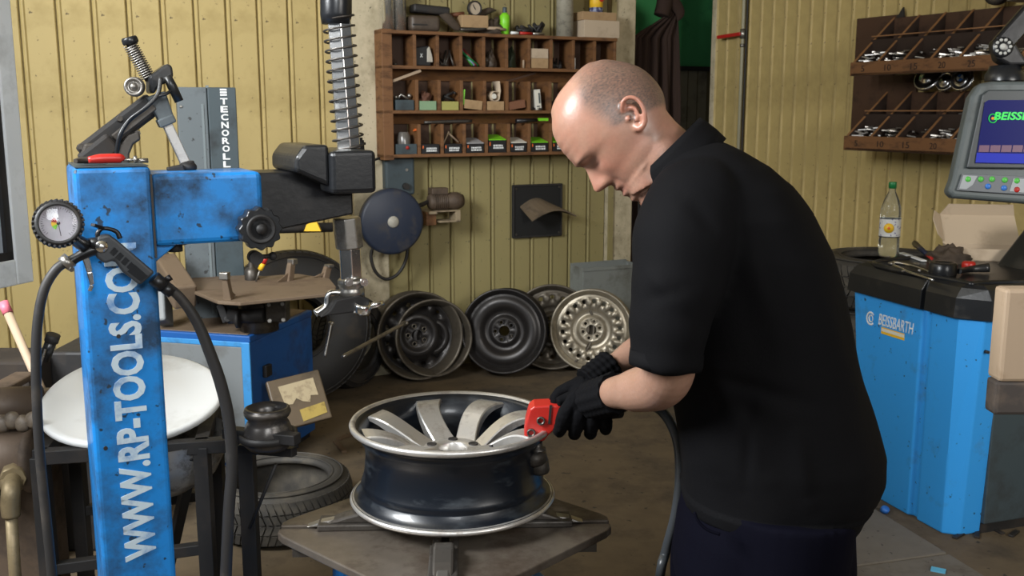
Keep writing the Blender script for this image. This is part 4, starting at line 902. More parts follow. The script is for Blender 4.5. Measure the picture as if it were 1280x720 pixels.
for (x, y, m_) in ((1210, 224, BTNG), (1226, 224, BTNG), (1240, 224, BTNG), (1256, 225, BTNG), (1271, 226, BTNG), (1235, 233, BTNB), (1255, 235, BTNB), (1271, 237, RED)):
    part('button', MB().lathe([(0, .004), (.006, .0035), (.0085, .0015), (.0085, 0)], qp(x, y, .010), mn, 16), m_, mon)
# arm above and joint
ar = part('monitor_arm', MB().lathe([(.058, 0), (.058, .018), (.050, .030), (.044, .046), (0, .05)], qp(1256, 101, -.12), mU, 32), PLAST, mon, label='black jointed arm above the housing')
part('lower_link', MB().prism([qp(x, y, -.08) for x, y in ((1240, 50), (1262, 38), (1278, 66), (1290, 82), (1262, 82), (1246, 74))], -mn * .06), BLK, ar, .01, seg=3)
part('upper_link', MB().bar(qp(1250, 58, -.10), qp(1300, 2, -.10), .06, .05, up=mn), BLK, ar, .01, seg=3)
part('wall_link', MB().bar(qp(1300, 2, -.10), qp(1420, -60, -.4), .06, .05, up=mn), BLK, ar, .01)
jc = qp(1253, 59, -.075)
part('joint_disc', MB().lathe([(0, .008), (.028, .008), (.031, .004), (.031, -.01)], jc, mn, 32), PLAST, ar)
mx_, my_ = QF.to_3x3().col[0], QF.to_3x3().col[1]
for i in range(10):
    a = 2 * pi * i / 10
    part('joint_bolt', MB().lathe([(0, .0125), (.0045, .0125), (.0052, .008)], jc + (mx_ * cos(a) + my_ * sin(a)) * .021, mn, 10), mat('pale screw', (.45, .45, .42), .5), ar)
part('joint_hub', MB().lathe([(0, .014), (.008, .014), (.010, .008)], jc, mn, 14), mat('pale screw', (.45, .45, .42), .5), ar)
part('monitor_stand', MB().bar(qp(1330, 262, -.15), qp(1330, 330, -.15), .10, .08), PLAST, mon, .01)

# ================================================================== bench end at the right edge
we = P(1259, 362, 1.62); wf = P(1259, 478, 1.62)
wbx = thing('workbench', 'pale scuffed wooden bench end at the right edge of the frame', 'bench', (we.x + .3, we.y + .1, 0))
part('top_board', MB().box((we.x, we.y, wf.z), (we.x + .6, we.y + .045, we.z)), WOODL, wbx, .006, 'pale scuffed end board')
part('lower_rail', MB().box((we.x - .003, we.y + .002, P(1259, 520, 1.62).z), (we.x + .6, we.y + .04, wf.z + .001)), mat('dark grimy rail', (.05, .04, .035), .7, dirt=(.15, .11, .08), dscale=12, damt=.4), wbx, .006)
for dx in (.15, .5):
    for dy in (.0, .35)[:1]: part('leg', MB().box((we.x + dx, we.y + dy, 0), (we.x + dx + .06, we.y + dy + .04, P(1259, 519, 1.62).z)), WOODL, wbx)
# ================================================================== floor litter
cp = PZ(1105, 639, .006)
solo('bottle_cap', MB().lathe([(0, .018), (.014, .018), (.016, .014), (.016, 0), (0, 0)], cp, V((.2, -.5, 1)), 16), BTNB, 'blue cap lying on the floor at the foot of the balancer', 'cap')
solo('plastic_tag', MB().box((0, 0, 0), (.045, .028, .006), Matrix.Translation(PZ(1163, 714, .006)) @ Matrix.Rotation(-.5, 4, 'Z')), mat('light blue tag', (.12, .42, .62), .5), 'small light blue tag lying on the grey floor slab', 'tag')
br = PZ(1232, 652, .0)
solo('metal_bracket', MB().tube([br + V((-.06, -.01, .012)), br + V((-.04, .02, .012)), br + V((.05, .03, .012)), br + V((.075, .01, .012)), br + V((.05, -.005, .012)), br + V((-.03, -.02, .012))], .008, 8, closed=True, sub=4, flat=.6), mat('pale metal', (.50, .50, .47), .4), 'pale looped bracket lying on the floor right of the balancer', 'bracket')
random.seed(3)
for i, (x, y) in enumerate(((1200, 670), (1222, 668), (1246, 664), (1238, 640), (1268, 668))):
    p = PZ(x, y, 0); a = random.random() * 3
    solo('rubber_scrap', MB().box((-.03 - .02 * random.random(), -.008, 0), (.03, .010, .008), Matrix.Translation(p + V((0, 0, .0))) @ Matrix.Rotation(a, 4, 'Z')), BLKM, ('nearest of the dark scraps on the floor by the balancer corner', 'dark scrap on the floor just left of the pale looped bracket', 'dark scrap on the floor in front of the pale looped bracket', 'dark scrap on the floor behind the pale looped bracket', 'rightmost dark scrap on the floor under the wooden bench end')[i], 'scrap', None, .002)
for i, (x, y) in enumerate(((425, 560), (438, 545))):
    p = PZ(x, y, 0); a = random.random() * 2
    solo('wood_chip', MB().box((-.08, -.012, 0), (.08, .012, .012), Matrix.Translation(p) @ Matrix.Rotation(a, 4, 'Z')), mat('brown chips', (.10, .06, .03), .8), ('nearer brown wooden slat on the floor right of the older machine', 'farther brown wooden slat on the floor right of the older machine')[i], 'slat', None, .002)
# ================================================================== tyre levers
def lever(name, a, b, Da, Db, lab, r=.009):
    p, q_ = P(*a, Da), P(*b, Db)
    t = thing(name, lab, 'lever', p); part('bar', MB().tube([p, (p * .95 + q_ * .05), p * .1 + q_ * .9, q_], [r * .8, r, r, r * 1.4], 10), STEEL, t)
    part('tip', MB().ell(q_, (r * 2, r * 1.2, r * 1.2)), STEEL, t); return t
lever('tyre_lever', (428, 446), (506, 404), 4.35, 4.75, 'long steel tyre lever resting against the left wheels')
lever('tyre_lever', (406, 446), (414, 404), 4.3, 4.35, 'short steel lever standing against the tyre right of the blue machine', .007)
# ================================================================== galvanised bin
gb = PL(760, 400, b0 + BN * .25, BN); sA = BS(729, 330, .22)[0]; sB = BS(800, 330, .22)[0]; zt5 = BS(760, 333, .22)[1]; 
gbn = thing('metal_bin', 'open galvanised sheet metal bin standing behind the silver wheel', 'bin', BP((sA + sB) / 2, 0, .14))
wl = .004
def BB(a, b): return MB().box(a, b, BF)
part('front_panel', BB((sA, 0, .216), (sB, zt5, .22)), GALV, gbn, .002); part('back_panel', BB((sA, 0, .06), (sB, zt5 + .01, .064)), GALV, gbn)
part('side_panel', BB((sA, 0, .064), (sA + wl, zt5, .216)), GALV, gbn); part('side_panel', BB((sB - wl, 0, .064), (sB, zt5, .216)), GALV, gbn); part('bottom_panel', BB((sA, 0, .06), (sB, .01, .22)), GALV, gbn)
part('rim_fold', BB((sA - .004, zt5 - .02, .22), (sB + .004, zt5, .226)), GALV, gbn)
# ================================================================== wall duct
a1, zA = BS(640, 298, .02); a2, zB = BS(702, 229, .02)
du = thing('wall_vent', 'black square duct plate with curved brown deflector hood on the yellow wall', 'vent', BP((a1 + a2) / 2, zA, .02))
part('plate', BB((a1, zA, .010), (a2, zB, .028)), mat('soot black plate', (.006, .006, .006), .8), du, .006)
fr_ = MB()
for (q1, q2, q3, q4) in ((a1, zA, a2, zA + .012), (a1, zB - .012, a2, zB), (a1, zA, a1 + .012, zB), (a2 - .012, zA, a2, zB)): fr_.box((q1, q2, .028), (q3, q4, .034), BF)
part('plate_rim', fr_, BLKM, du, .002)
for (x, z) in ((a1 + .022, zA + .022), (a2 - .022, zA + .022), (a1 + .022, zB - .022), (a2 - .022, zB - .022)): part('screw', MB().cyl(BP(x, z, .028), BP(x, z, .036), .007, 8), STEELD, du)
hd = []; hs0, hz0 = BS(652, 262, .03)
for k in range(9):
    u = k / 8; hd.append((BP(a1 + .05 + .22 * u, zB - .13 + .075 * sin(u * pi * .85) - .05 * u, .03), BP(a1 + .06 + .30 * u, zB - .20 + .075 * sin(u * pi * .80) - .03 * u, .17)))
hv = []; 
for t_ in (0, -.008):
    for a_, b_ in hd: hv += [a_ + ZH * t_, b_ + ZH * t_]
hf = []
for k in range(8):
    hf += [(2 * k, 2 * k + 1, 2 * k + 3, 2 * k + 2), (18 + 2 * k, 18 + 2 * k + 2, 18 + 2 * k + 3, 18 + 2 * k + 1), (2 * k + 1, 19 + 2 * k, 21 + 2 * k, 2 * k + 3), (2 * k, 2 * k + 2, 20 + 2 * k, 18 + 2 * k)]
hf += [(0, 18, 19, 1), (16, 17, 35, 34)]
part('hood', MB().add(hv, hf), mat('brown hood', (.13, .095, .06), .6, dirt=(.04, .03, .02), dscale=10, damt=.35), du, label='brown curved hood')
# ================================================================== wall grinder with black disc
gO = .16
gs_, gz_ = BS(490, 277, gO + .1); gc_ = BP(gs_, gz_, gO + .1)
rD = (BP(BS(529, 277, gO + .1)[0], gz_, gO + .1) - gc_).length
gr = thing('disc_grinder', 'wall mounted machine with large dark blue disc guard and small motor', 'machine', BP(gs_, gz_ - rD, .12))
part('disc_guard', MB().lathe([(0, .022), (.02, .022), (rD * .9, .018), (rD * .98, .012), (rD, 0), (rD, -.03), (0, -.03)], gc_, BN, 56), mat('dark blue guard', (.018, .025, .045), .45, dirt=(.06, .05, .04), dscale=10, damt=.3), gr)
part('centre_bolt', MB().lathe([(0, .032), (.026, .030), (.032, .024), (.032, .018)], gc_, BN, 24), mat('pale bolt', (.35, .33, .28), .5), gr, label='pale centre bolt')
part('guard_spindle', MB().cyl(gc_ - BN * .03, gc_ - BN * (gO + .1), .03, 16), BLKM, gr)
sbx = BS(482, 230, .1)[0]; sbx2 = BS(519, 230, .1)[0]; z6, z7 = BS(500, 244, .1)[1], BS(500, 197, .1)[1]
sw = thing('switch_box', 'dark grey switch box on the wall above the black disc', 'switch box', BP(sbx, z6, .06))
part('case', BB((sbx, z6, .0), (sbx2, z7, .10)), GREYD, sw, .014, seg=3)
part('knob', MB().cyl(BP(sbx2 - .06, z6 + .05, .10), BP(sbx2 - .06, z6 + .05, .125), .018, 16), BLKM, sw)
part('screw', MB().cyl(BP(sbx2 - .05, z6 + .14, .10), BP(sbx2 - .05, z6 + .14, .106), .008, 10), STEEL, sw)
part('cable', MB().tube([BP(sbx + .02, z7, .05), BP(sbx + .06, z7 + .02, .08), BP(sbx - .06, z7 - .01, .10), BP(sbx - .12, z7 - .06, .10), BP(sbx - .15, z6 + .04, .09)], .007, 8, sub=5), BLK, sw)
p, z = BS(544, 252, .14); mm = BP(p, z, .14); 
mw = (BP(BS(579, 252, .14)[0], z, .14) - BP(BS(536, 252, .14)[0], z, .14)).length
part('motor_body', MB().lathe([(.02, 0), (.040, .006), (.046, .02), (.046, mw * .65), (.050, mw * .68), (.050, mw * .85), (.035, mw), (0, mw)], BP(BS(535, 252, .14)[0], z, .14), BD, 28, caps=True), IRON, gr)
for k in range(7): part('cooling_fin', MB().lathe([(.047, -.002), (.051, -.002), (.051, .002), (.047, .002)], BP(BS(535, 252, .14)[0], z, .14) + BD * (.03 + .012 * k), BD, 24, closed=True), IRON, gr)
part('terminal_box', MB().box((p - .03, z + .04, .10), (p + .07, z + .078, .17), BF), IRON, gr, .005)
part('motor_bracket', MB().box((p - .06, z - .065, .0), (p - .01, z - .050, .20), BF).box((p - .01, z - .055, .0), (p + .13, z - .048, .20), BF).box((p + .10, z - .115, .1), (p + .13, z - .055, .2), BF).box((p + .0, z - .115, .1), (p + .13, z - .105, .2), BF), mat('pale bracket', (.28, .22, .14), .5, dirt=(.1, .07, .05), dscale=12), gr, .002)
part('wood_block', MB().box((p - .07, z - .13, .0), (p - .01, z - .055, .18), BF), WOOD, gr, .003)
part('drive_shaft', MB().cyl(gc_ - BN * .10 + BD * .0, BP(BS(535, 252, .14)[0], z, .14), .012, 10), BLKM, gr)
part('hanging_cable', MB().tube([BP(gs_ + a_, gz_ - b_, .14) for a_, b_ in ((-.06, .12), (-.085, .20), (-.06, .29), (0, .335), (.07, .31), (.12, .23), (.135, .12))], .0095, 8, sub=6), RUB, gr)
# ================================================================== pigeonhole shelf on the back wall
SD = .17
S_ = lambda x: BS(x, 100, SD)[0]
Z_ = lambda y: BS(610, y, SD)[1]
shf = thing('pigeonhole_shelf', 'brown wooden pigeonhole shelf of three rows full of parts on the yellow wall', 'shelf', BP((S_(478) + S_(770)) / 2, Z_(195), SD / 2))
xl, xr2 = S_(478), S_(770); zr = [Z_(42), Z_(84), Z_(138), Z_(191)]
def bb(s0, s1, z0, z1, o0=.0, o1=SD): return MB().box((s0, z0, o0 + .012), (s1, z1, o1), BF)
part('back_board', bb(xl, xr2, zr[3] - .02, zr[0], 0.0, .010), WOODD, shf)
part('side_board', bb(xl, S_(491), zr[3] - .03, zr[0] + .006), WOOD, shf, .003); part('side_board', bb(S_(767), xr2, zr[3] - .02, zr[0] + .006), WOOD, shf, .003)
for i, z in enumerate(zr):
    part('shelf_board', bb(xl, xr2, z - .018, z, 0, SD + (.01 if i == 0 else 0)), WOOD, shf, .002)
for k in (1, 2):  # sloping fascia boards behind the lower rows
    part('fascia', MB().prism([BP(S_(492), zr[k] - .020, .06), BP(S_(492), zr[k] - .020, .05), BP(S_(492), zr[k] - .075, .02), BP(S_(492), zr[k] - .075, .03)], BD * (S_(766) - S_(492))), WOOD, shf)
DV = [[519, 547.5, 576.5, 605, 633.5, 661.5, 689, 716.5, 743], [521, 549, 577, 606, 634, 661.5, 688, 715, 742], [523, 552, 580, 608, 636, 662, 689, 716, 743]]
for r in range(3):
    top = zr[r] - .018 if r == 0 else zr[r] - .075
    for x in DV[r]:
        s = S_(x); part('divider', bb(s - .009, s + .009, zr[r + 1], top), WOOD, shf, .001)
CX = [[S_(491)] + [S_(x) for x in DV[r]] + [S_(767)] for r in range(3)]
def cell(r, i): return CX[r][i] + .010, CX[r][i + 1] - .010, zr[r + 1] + .001
ORD = ['first', 'second', 'third', 'fourth', 'fifth', 'sixth', 'seventh', 'eighth', 'ninth', 'last']
RWN = ['top', 'middle', 'bottom']
def where(r, i): return '%s compartment of the %s row' % (ORD[i], RWN[r])
def shapes_text(root, c, wv, m, lines=2):
    mb = MB(); random.seed(int(c[0] * 1000) % 97)
    for ln in range(lines):
        x = -wv / 2
        while x < wv / 2 - .006:
            l = .004 + .008 * random.random(); mb.box((x, -.004 - ln * .013, 0), (min(x + l, wv / 2), .004 - ln * .013 + .002 * random.random(), .001), frame(c, BD, ZH)); x += l + .003
    part('print', mb, m, root, kind='stuff')
def blackbox(r, i, topm, w0=.06, h=.052, low=False):
    a, b, z = cell(r, i); a += .006; b -= .006
    t = thing('parts_carton', 'black carton, %s lid, %s' % (topm[0], where(r, i)), 'carton', BP((a + b) / 2, z, .12), 'black parts cartons')
    part('carton', MB().box((a, z, .05), (b, z + h, SD - .004), BF), BOXK, t, .001)
    if topm[1] is not None: part('lid', MB().prism([BP(a, z + h, SD - .003), BP(a, z + h + .002, .07), BP(a, z + h + .030, .05), BP(a, z + h + .004, SD - .003)][::1], BD * (b - a)), topm[1], t, label=topm[0] + ' lid')
    shapes_text(t, BP((a + b) / 2 + .006, z + h * .55, SD - .003), (b - a) * .6, LETTERW)
    part('side_mark', MB().box((a + .004, z + h * .55, SD - .004), (a + .010, z + h * .85, SD - .0025), BF), ORG, t)
    del t['group']
W_ = mat('pale lid', (.35, .35, .36), .6)
for i, tm in ((1, ('plain', None)), (2, ('open', None)), (3, ('grey', W_)), (4, ('bright green', LIME)), (5, ('white', PAPER)), (6, ('green', LIME)), (7, ('pale green', LIME))):
    blackbox(2, i, tm, h=.052 if i != 4 else .07)
def cbox(r, i, m, h, lab, w=None, o1=SD - .006, tilt=0, cat='box', nm='small_box', x0=.004, x1=.004):
    a, b, z = cell(r, i); a += x0; b -= x1
    M = BF @ Matrix.Translation(V(((a + b) / 2, z, 0))) @ Matrix.Rotation(tilt, 4, 'Z')
    lo_ = abs(sin(tilt)) * (b - a) / 2
    return solo(nm, MB().box((-(b - a) / 2 * .96, lo_, .05), ((b - a) / 2 * .96, lo_ + h, o1), M), m, lab + ' in the ' + where(r, i) + ' of the shelf', cat, bev=.0015)
cbox(1, 0, GREYD, .055, 'grey plastic parts tub', nm='parts_tub', cat='tub')
cbox(1, 1, GRNP, .050, 'pale green and white carton', nm='small_carton', cat='carton')
cbox(1, 2, mat('yellow green carton', (.36, .34, .10), .6), .048, 'yellow green flat carton', nm='small_carton', cat='carton')
cbox(1, 3, CARD, .050, 'tilted brown cardboard box', tilt=-.10)
cbox(1, 4, CARD, .050, 'plain brown cardboard box')
cbox(1, 5, mat('red brown box', (.19, .08, .04), .7), .045, 'red brown box wedged high', tilt=.15)
cbox(0, 6, CARD, .055, 'orange brown cardboard box'); a, b, z = cell(0, 6)
solo('small_box', MB().box((a + .006, z + .056, .05), (b - .006, z + .110, SD - .008), BF), CARDP, 'pale cardboard box on top of the orange brown box in the top row', 'box', bev=.0015)
# carton with orange tip, roll, tins, tools
def loose(r, i, seed, m, n, lab, cat='tool', nm='tool_bundle', hh=.10, rad=.006):
    random.seed(seed); a, b, z = cell(r, i); mb = MB()
    for k in range(n):
        s0 = a + .012 + (b - a - .024) * random.random(); s1 = a + .012 + (b - a - .024) * random.random()
        mb.tube([BP(s0, z + rad, .13), BP(s1, z + hh * (.5 + .5 * random.random()), .04 + .06 * random.random())], [rad, rad * (.6 + .8 * random.random())], 8)
    return solo(nm, mb, m, lab + ' in the ' + where(r, i) + ' of the shelf', cat)
loose(0, 2, 4, STEELD, 5, 'bundle of dark steel tools')
loose(0, 7, 9, BLKM, 7, 'tangle of dark hardware', 'hardware', 'hardware_bundle', .07, .009)
loose(0, 9, 12, BLKM, 5, 'group of dark tubes', 'hardware', 'hardware_bundle', .06, .011)
loose(1, 7, 15, BLKM, 4, 'handful of dark rods', 'hardware', 'hardware_bundle', .08)
a, b, z = cell(0, 8); solo('lighter', MB().cyl(BP(a + .018, z, .13), BP(a + .018, z + .065, .13), .008, 12), LETTERW, 'small white cylinder in the ninth compartment of the top row', 'cylinder')
# black patterned bag (second cell), pens (fourth cell)
a, b, z = cell(0, 1)
bg_ = thing('printed_pouch', 'black pouch with white markings in the second compartment of the top row', 'pouch', BP((a + b) / 2, z, .1))
part('pouch', MB().prism([BP(a + .003, z, .15), BP(b - .02, z, .15), BP(b - .03, z + .11, .14), BP(a + .004, z + .10, .14)], -BN * .05), BOXK, bg_, .006)
part('white_print', MB().prism([BP(b - .045, z + .02, .152), BP(b - .010, z + .02, .152), BP(b - .015, z + .06, .152), BP(b - .03, z + .105, .152), BP(b - .042, z + .09, .152)], -BN * .03), mat('cream print', (.45, .42, .36), .6), bg_, .004)
text('mark', 'X', LETTERW, bg_, BP(a + .035, z + .055, .153), BD, ZH, .016, .02, .001)
for k, (m_, lb) in enumerate(((GRN, 'green'), (mat('maroon', (.20, .03, .03), .4), 'maroon'), (mat('pale blue', (.25, .35, .5), .4), 'pale blue'), (mat('forest', (.04, .25, .03), .4), 'leaf green'))):
    a, b, z = cell(0, 3)
    solo('marker_pen', MB().tube([BP(b - .012 - .012 * k, z + .008, .14), BP(a + .012 + .016 * (k % 2), z + .085 + .012 * (k % 3), .12 - .01 * k)], [.006, .008], 10), m_, lb + ' marker leaning in the fourth compartment of the top row', 'marker')
a, b, z = cell(0, 4); solo('glove', crumple(BP((a + b) / 2, z, .10), .035, .05, .09, 8, .4), BAG, 'crumpled dark bag in the fifth compartment of the top row', 'bag').name = 'dark_bag'
a, b, z = cell(0, 5); solo('dark_bag', crumple(BP((a + b) / 2 - .01, z, .09), .032, .05, .11, 11, .35), mat('dark green bag', (.02, .03, .015), .6), 'tall dark green bundle in the sixth compartment of the top row', 'bag')
a, b, z = cell(0, 5); solo('spark_plug', MB().cyl(BP(b - .012, z, .14), BP(b - .012, z + .045, .14), .006, 10), WOODL, 'small brass fitting in the sixth compartment of the top row', 'fitting')
a, b, z = cell(0, 0); solo('brass_fitting', MB().cyl(BP(a + .02, z, .13), BP(a + .02, z + .012, .13), .012, 12), STEELD, 'low metal cap in the first compartment of the top row', 'fitting')
# second row contents
a, b, z = cell(1, 0)
solo('tool_bundle', MB().tube([BP(a + .03, z + .055, .12), BP(a + .05, z + .085, .13), BP(b - .03, z + .06, .14)], .007, 8).ell(BP(b - .02, z + .078, .13), .013).ell(BP(a + .02, z + .07, .13), .012), STEEL, 'shiny fittings heaped on the grey tub in the middle row', 'fittings')
solo('wood_stick', MB().bar(BP(CX[1][0] + .0, zr[1] - .085, .15), BP(CX[1][1] + .03, zr[1] - .025, .15), .014, .014), WOODL, 'wooden stick slanted above the first compartment of the middle row', 'stick')
solo('wood_stick', MB().bar(BP(S_(640), zr[1] - .075, .10), BP(S_(676), zr[1] - .024, .10), .012, .012), WOODD, 'dark stick slanted above the sixth compartment of the middle row', 'stick')
a, b, z = cell(1, 1); solo('red_rag', crumple(BP((a + b) / 2, z + .050, .11), .035, .04, .05, 21, .5), mat('brown red cloth', (.12, .05, .03), .8), 'brown red rag on the pale green carton in the middle row', 'rag')
a, b, z = cell(1, 2); solo('black_pliers', MB().tube([BP(a + .02, z + .052, .12), BP((a + b) / 2, z + .085, .13), BP(b - .02, z + .10, .13)], .008, 8).tube([BP(a + .03, z + .08, .13), BP(b - .02, z + .055, .13)], .008, 8).ell(BP(b - .02, z + .095, .14), .008), BLKM, 'black pliers lying on the yellow green carton in the middle row', 'pliers')
a, b, z = cell(1, 3); solo('green_ruler', MB().bar(BP(a + .005, z + .03, .155), BP(a + .012, z + .115, .155), .010, .012), LIME, 'bright green strip standing in the fourth compartment of the middle row', 'strip')
a, b, z = cell(1, 4)
rl = thing('paper_roll', 'curled roll of brown paper sticking out of the fifth compartment of the middle row', 'roll', BP((a + b) / 2, z + .05, .12))
cur = []; 
for k in range(22):
    an = -pi * .2 - k / 21 * pi * 1.5; cur.append((cos(an) * .026, sin(an) * .026))
cur = [(.022, .085)] + [(.028, .03)] + cur
vv = []; ff2 = []
for (x, y) in cur: vv += [BP((a + b) / 2 + x, z + .078 + y, SD - .002), BP((a + b) / 2 + x, z + .078 + y, .07)]
for k in range(len(cur) - 1): ff2.append((2 * k, 2 * k + 1, 2 * k + 3, 2 * k + 2))
ro = part('sheet', MB().add(vv, ff2, True), CARDP, rl); so = ro.modifiers.new('s', 'SOLIDIFY'); so.thickness = .003
part('inner_roll', MB().cyl(BP((a + b) / 2 - .012, z + .078, .09), BP((a + b) / 2 - .012, z + .078, SD), .015, 14), PAPER, rl)
a, b, z = cell(1, 6); wt = thing('white_carton', 'tall white printed carton in the seventh compartment of the middle row', 'carton', BP((a + b) / 2, z, .12))
wm = BF @ Matrix.Translation(V(((a + b) / 2, z + .004, 0))) @ Matrix.Rotation(.10, 4, 'Z')
part('carton', MB().box((-.018, 0, .09), (.018, .115, SD - .01), wm), PAPER, wt, .001); part('print', MB().box((.004, .035, SD - .0105), (.014, .095, SD - .009), wm).box((-.012, .015, SD - .0105), (.010, .022, SD - .009), wm), GREYD, wt)
a, b, z = cell(1, 6); solo('coin_heap', crumple(BP((a + b) / 2, z, .145), .03, .02, .02, 5, .5), STEELD, 'dark fittings heap before the white carton in the middle row', 'fittings')
# things lying above the bottom row
solo('lime_clip', MB().bar(BP(S_(676), zr[2] - .052, .14), BP(S_(688), zr[2] - .052, .14), .014, .016), LIME, 'small green end piece above the bottom row', 'clip')
solo('black_torch', MB().tube([BP(S_(648), zr[2] - .060, .14), BP(S_(674), zr[2] - .056, .14)], [.013, .010], 12), BOXK, 'black rod tool lying on the seventh divider of the bottom row', 'rod')
solo('black_spanner', MB().tube([BP(S_(532), zr[2] - .066, .14), BP(S_(566), zr[2] - .062, .14), BP(S_(592), zr[2] - .060, .14)], [.008, .010, .009], 10, sub=3), STEELD, 'long dark tool lying across the dividers of the bottom row', 'tool')
a, b, z = cell(2, 0)
jar = thing('plastic_jar', 'clear smoky plastic jug with a red knob in the first compartment of the bottom row', 'jar', BP((a + b) / 2, z, .12))
part('body', MB().lathe([(0, .0), (.036, 0), (.038, .02), (.038, .09), (.03, .115), (.026, .12)], BP((a + b) / 2, z, .12), ZH, 20), mat('smoky plastic', (.12, .11, .10), .15, dirt=(.25, .24, .22), dscale=25, damt=.3), jar, .0)
part('red_knob', MB().ell(BP((a + b) / 2 + .005, z + .035, .165), (.010, .010, .010)), RED, jar, label='red knob')
part('strap', MB().box((a + .002, z + .0, .158), (b - .004, z + .055, .164), BF), GREYD, jar)
solo('orange_tip', MB().prism([BP(b - .014, z + .125, .15), BP(b + .018, z + .130, .15), BP(b + .020, z + .142, .15), BP(b - .004, z + .137, .15)], -BN * .02), ORG, 'orange plastic tip sticking out above the bottom row', 'clip')
a, b, z = cell(2, 2); solo('wire_bundle', MB().tube([BP(a + .012, z + .053, .13), BP(a + .045, z + .12, .13), BP(a + .05, z + .11, .12), BP(b - .01, z + .06, .13)], .005, 8), WOODL, 'pale bent stick standing in the third compartment of the bottom row', 'stick')
# ---- on top of the shelf
zt6 = zr[0] + .001
def TS(x): return BS(x, 30, .11)[0]
def ZB(y, x=610, o=.11): return BS(x, y, o)[1]
for k, x in enumerate((485.5, 500)):
    s = TS(x); o_ = solo('metal_tube', MB().lathe([(.027, 0), (.034, .0), (.034, .55), (.027, .55)], BP(s, zt6, .11), ZH, 28, closed=True), CHROME if 0 else mat('bright tube', (.72, .72, .68), .25, .9, dirt=(.30, .28, .22), dscale=12, damt=.35), ('left' if k == 0 else 'right') + ' one of two bright metal tubes standing at the left end of the shelf', 'tube')
bgs = thing('tool_bag', 'brown vinyl zipped bag at the left of the shelf top', 'bag', BP(TS(528), zt6, .1))
part('bag', MB().box((TS(510), zt6, .05), (TS(547), ZB(20, 530), .16), BF), BAG, bgs, .022, seg=4)
part('zip', MB().box((TS(512), ZB(33, 530), .160), (TS(530), ZB(31, 530), .163), BF), BLKM, bgs)
solo('folded_case', MB().bar(BP(TS(515), ZB(10, 515), .10), BP(TS(560), ZB(15, 560), .11), .09, .045, up=ZH), BLKM, 'long black folded case lying over the brown vinyl bag', 'case', bev=.012)
solo('leather_strap', MB().tube([BP(TS(545), ZB(14), .13), BP(TS(556), ZB(24), .14), BP(TS(566), ZB(34), .14), BP(TS(572), ZB(39), .14)], [.02, .026, .024, .012], 10, flat=.6, sub=3), BRNCL, 'dark brown strap hanging down beside the brown bag', 'strap')
gg = thing('pressure_gauge', 'round black rimmed pressure gauge with cream dial standing on the shelf top', 'gauge', BP(TS(591), ZB(22), .12))
gc2 = BP(TS(591), ZB(11, 591), .12)
part('rim', MB().lathe([(.034, 0), (.040, .0), (.042, .006), (.042, .024), (.038, .028), (.034, .024)], gc2, BN, 32, closed=True), BLKM, gg)
part('back', MB().lathe([(0, .0), (.04, .002)], gc2, BN, 32), BLKM, gg)
part('dial', MB().lathe([(0, .018), (.036, .018)], gc2, BN, 32), mat('cream dial', (.42, .34, .25), .5), gg, label='cream dial')
part('needle', MB().bar(gc2 + BN * .020 + ZH * .02 - BD * .012, gc2 + BN * .020 - ZH * .006 + BD * .004, .004, .002, up=BN), BLKM, gg)
part('stem', MB().cyl(gc2 - ZH * .04, gc2 - ZH * .065 + BN * 0, .010, 10), BLKM, gg)
part('handle', MB().tube([BP(TS(562), ZB(21), .10), BP(TS(580), ZB(18.5), .11)], .012, 10), mat('red brown handle', (.16, .06, .03), .5), gg)
cw = MB().box((TS(573), ZB(35.5, 590), .06), (TS(606), ZB(20, 590), .16), BF); solo('wooden_block', cw, CARD, 'pale brown box in the middle of the shelf top below the gauge', 'box', bev=.003)
solo('dark_tool', MB().tube([BP(TS(572), ZB(39), .15), BP(TS(590), ZB(38), .15), BP(TS(604), ZB(36), .15)], [.008, .012, .010], 10, sub=3), STEELD, 'flat dark tool lying in front of the pale brown box', 'tool')
solo('old_brush', MB().tube([BP(TS(603), ZB(36), .15), BP(TS(618), ZB(36), .15), BP(TS(628), ZB(37), .15)], [.008, .010, .008], 10), WOODL, 'wooden handle lying in front of the green bottle', 'handle')
solo('brown_rag', crumple(BP(TS(614), zt6, .09), .07, .05, .085, 31, .7), BRNCL, 'dark brown rag heap left of the green bottle', 'rag')
solo('bent_horn', MB().tube([BP(TS(600), ZB(20), .08), BP(TS(612), ZB(13), .09), BP(TS(622), ZB(12), .09)], [.022, .018, .004], 10, sub=4), BRNCL, 'dark pointed tool on top of the brown rag heap', 'tool')
gb2 = BP(TS(630), zt6, .12); grb = thing('green_bottle', 'small lime green bottle with grey cap on the shelf top', 'bottle', gb2)
hB = ZB(9, 630, .12) - zt6
part('body', MB().lathe([(0, 0), (.022, 0), (.024, .006), (.024, hB * .25), (.029, hB * .35), (.029, hB * .68), (.014, hB * .80), (0, hB * .80)], gb2, ZH, 24), LIME, grb)
part('cap', MB().lathe([(.0, hB), (.011, hB), (.013, hB * .95), (.013, hB * .78)], gb2, ZH, 20), GREYD, grb)
random.seed(5); mb = MB()
for k in range(16):
    s = TS(642 + 40 * random.random()); mb.tube([BP(s, zt6 + .012 + .05 * random.random(), .07 + .06 * random.random()), BP(s + .10 * (random.random() - .3), zt6 + .01 + .07 * random.random(), .07 + .06 * random.random())], .006 + .008 * random.random(), 8)
solo('hardware_heap', mb, BLKM, 'heap of dark tools and brackets right of the green bottle', 'hardware')
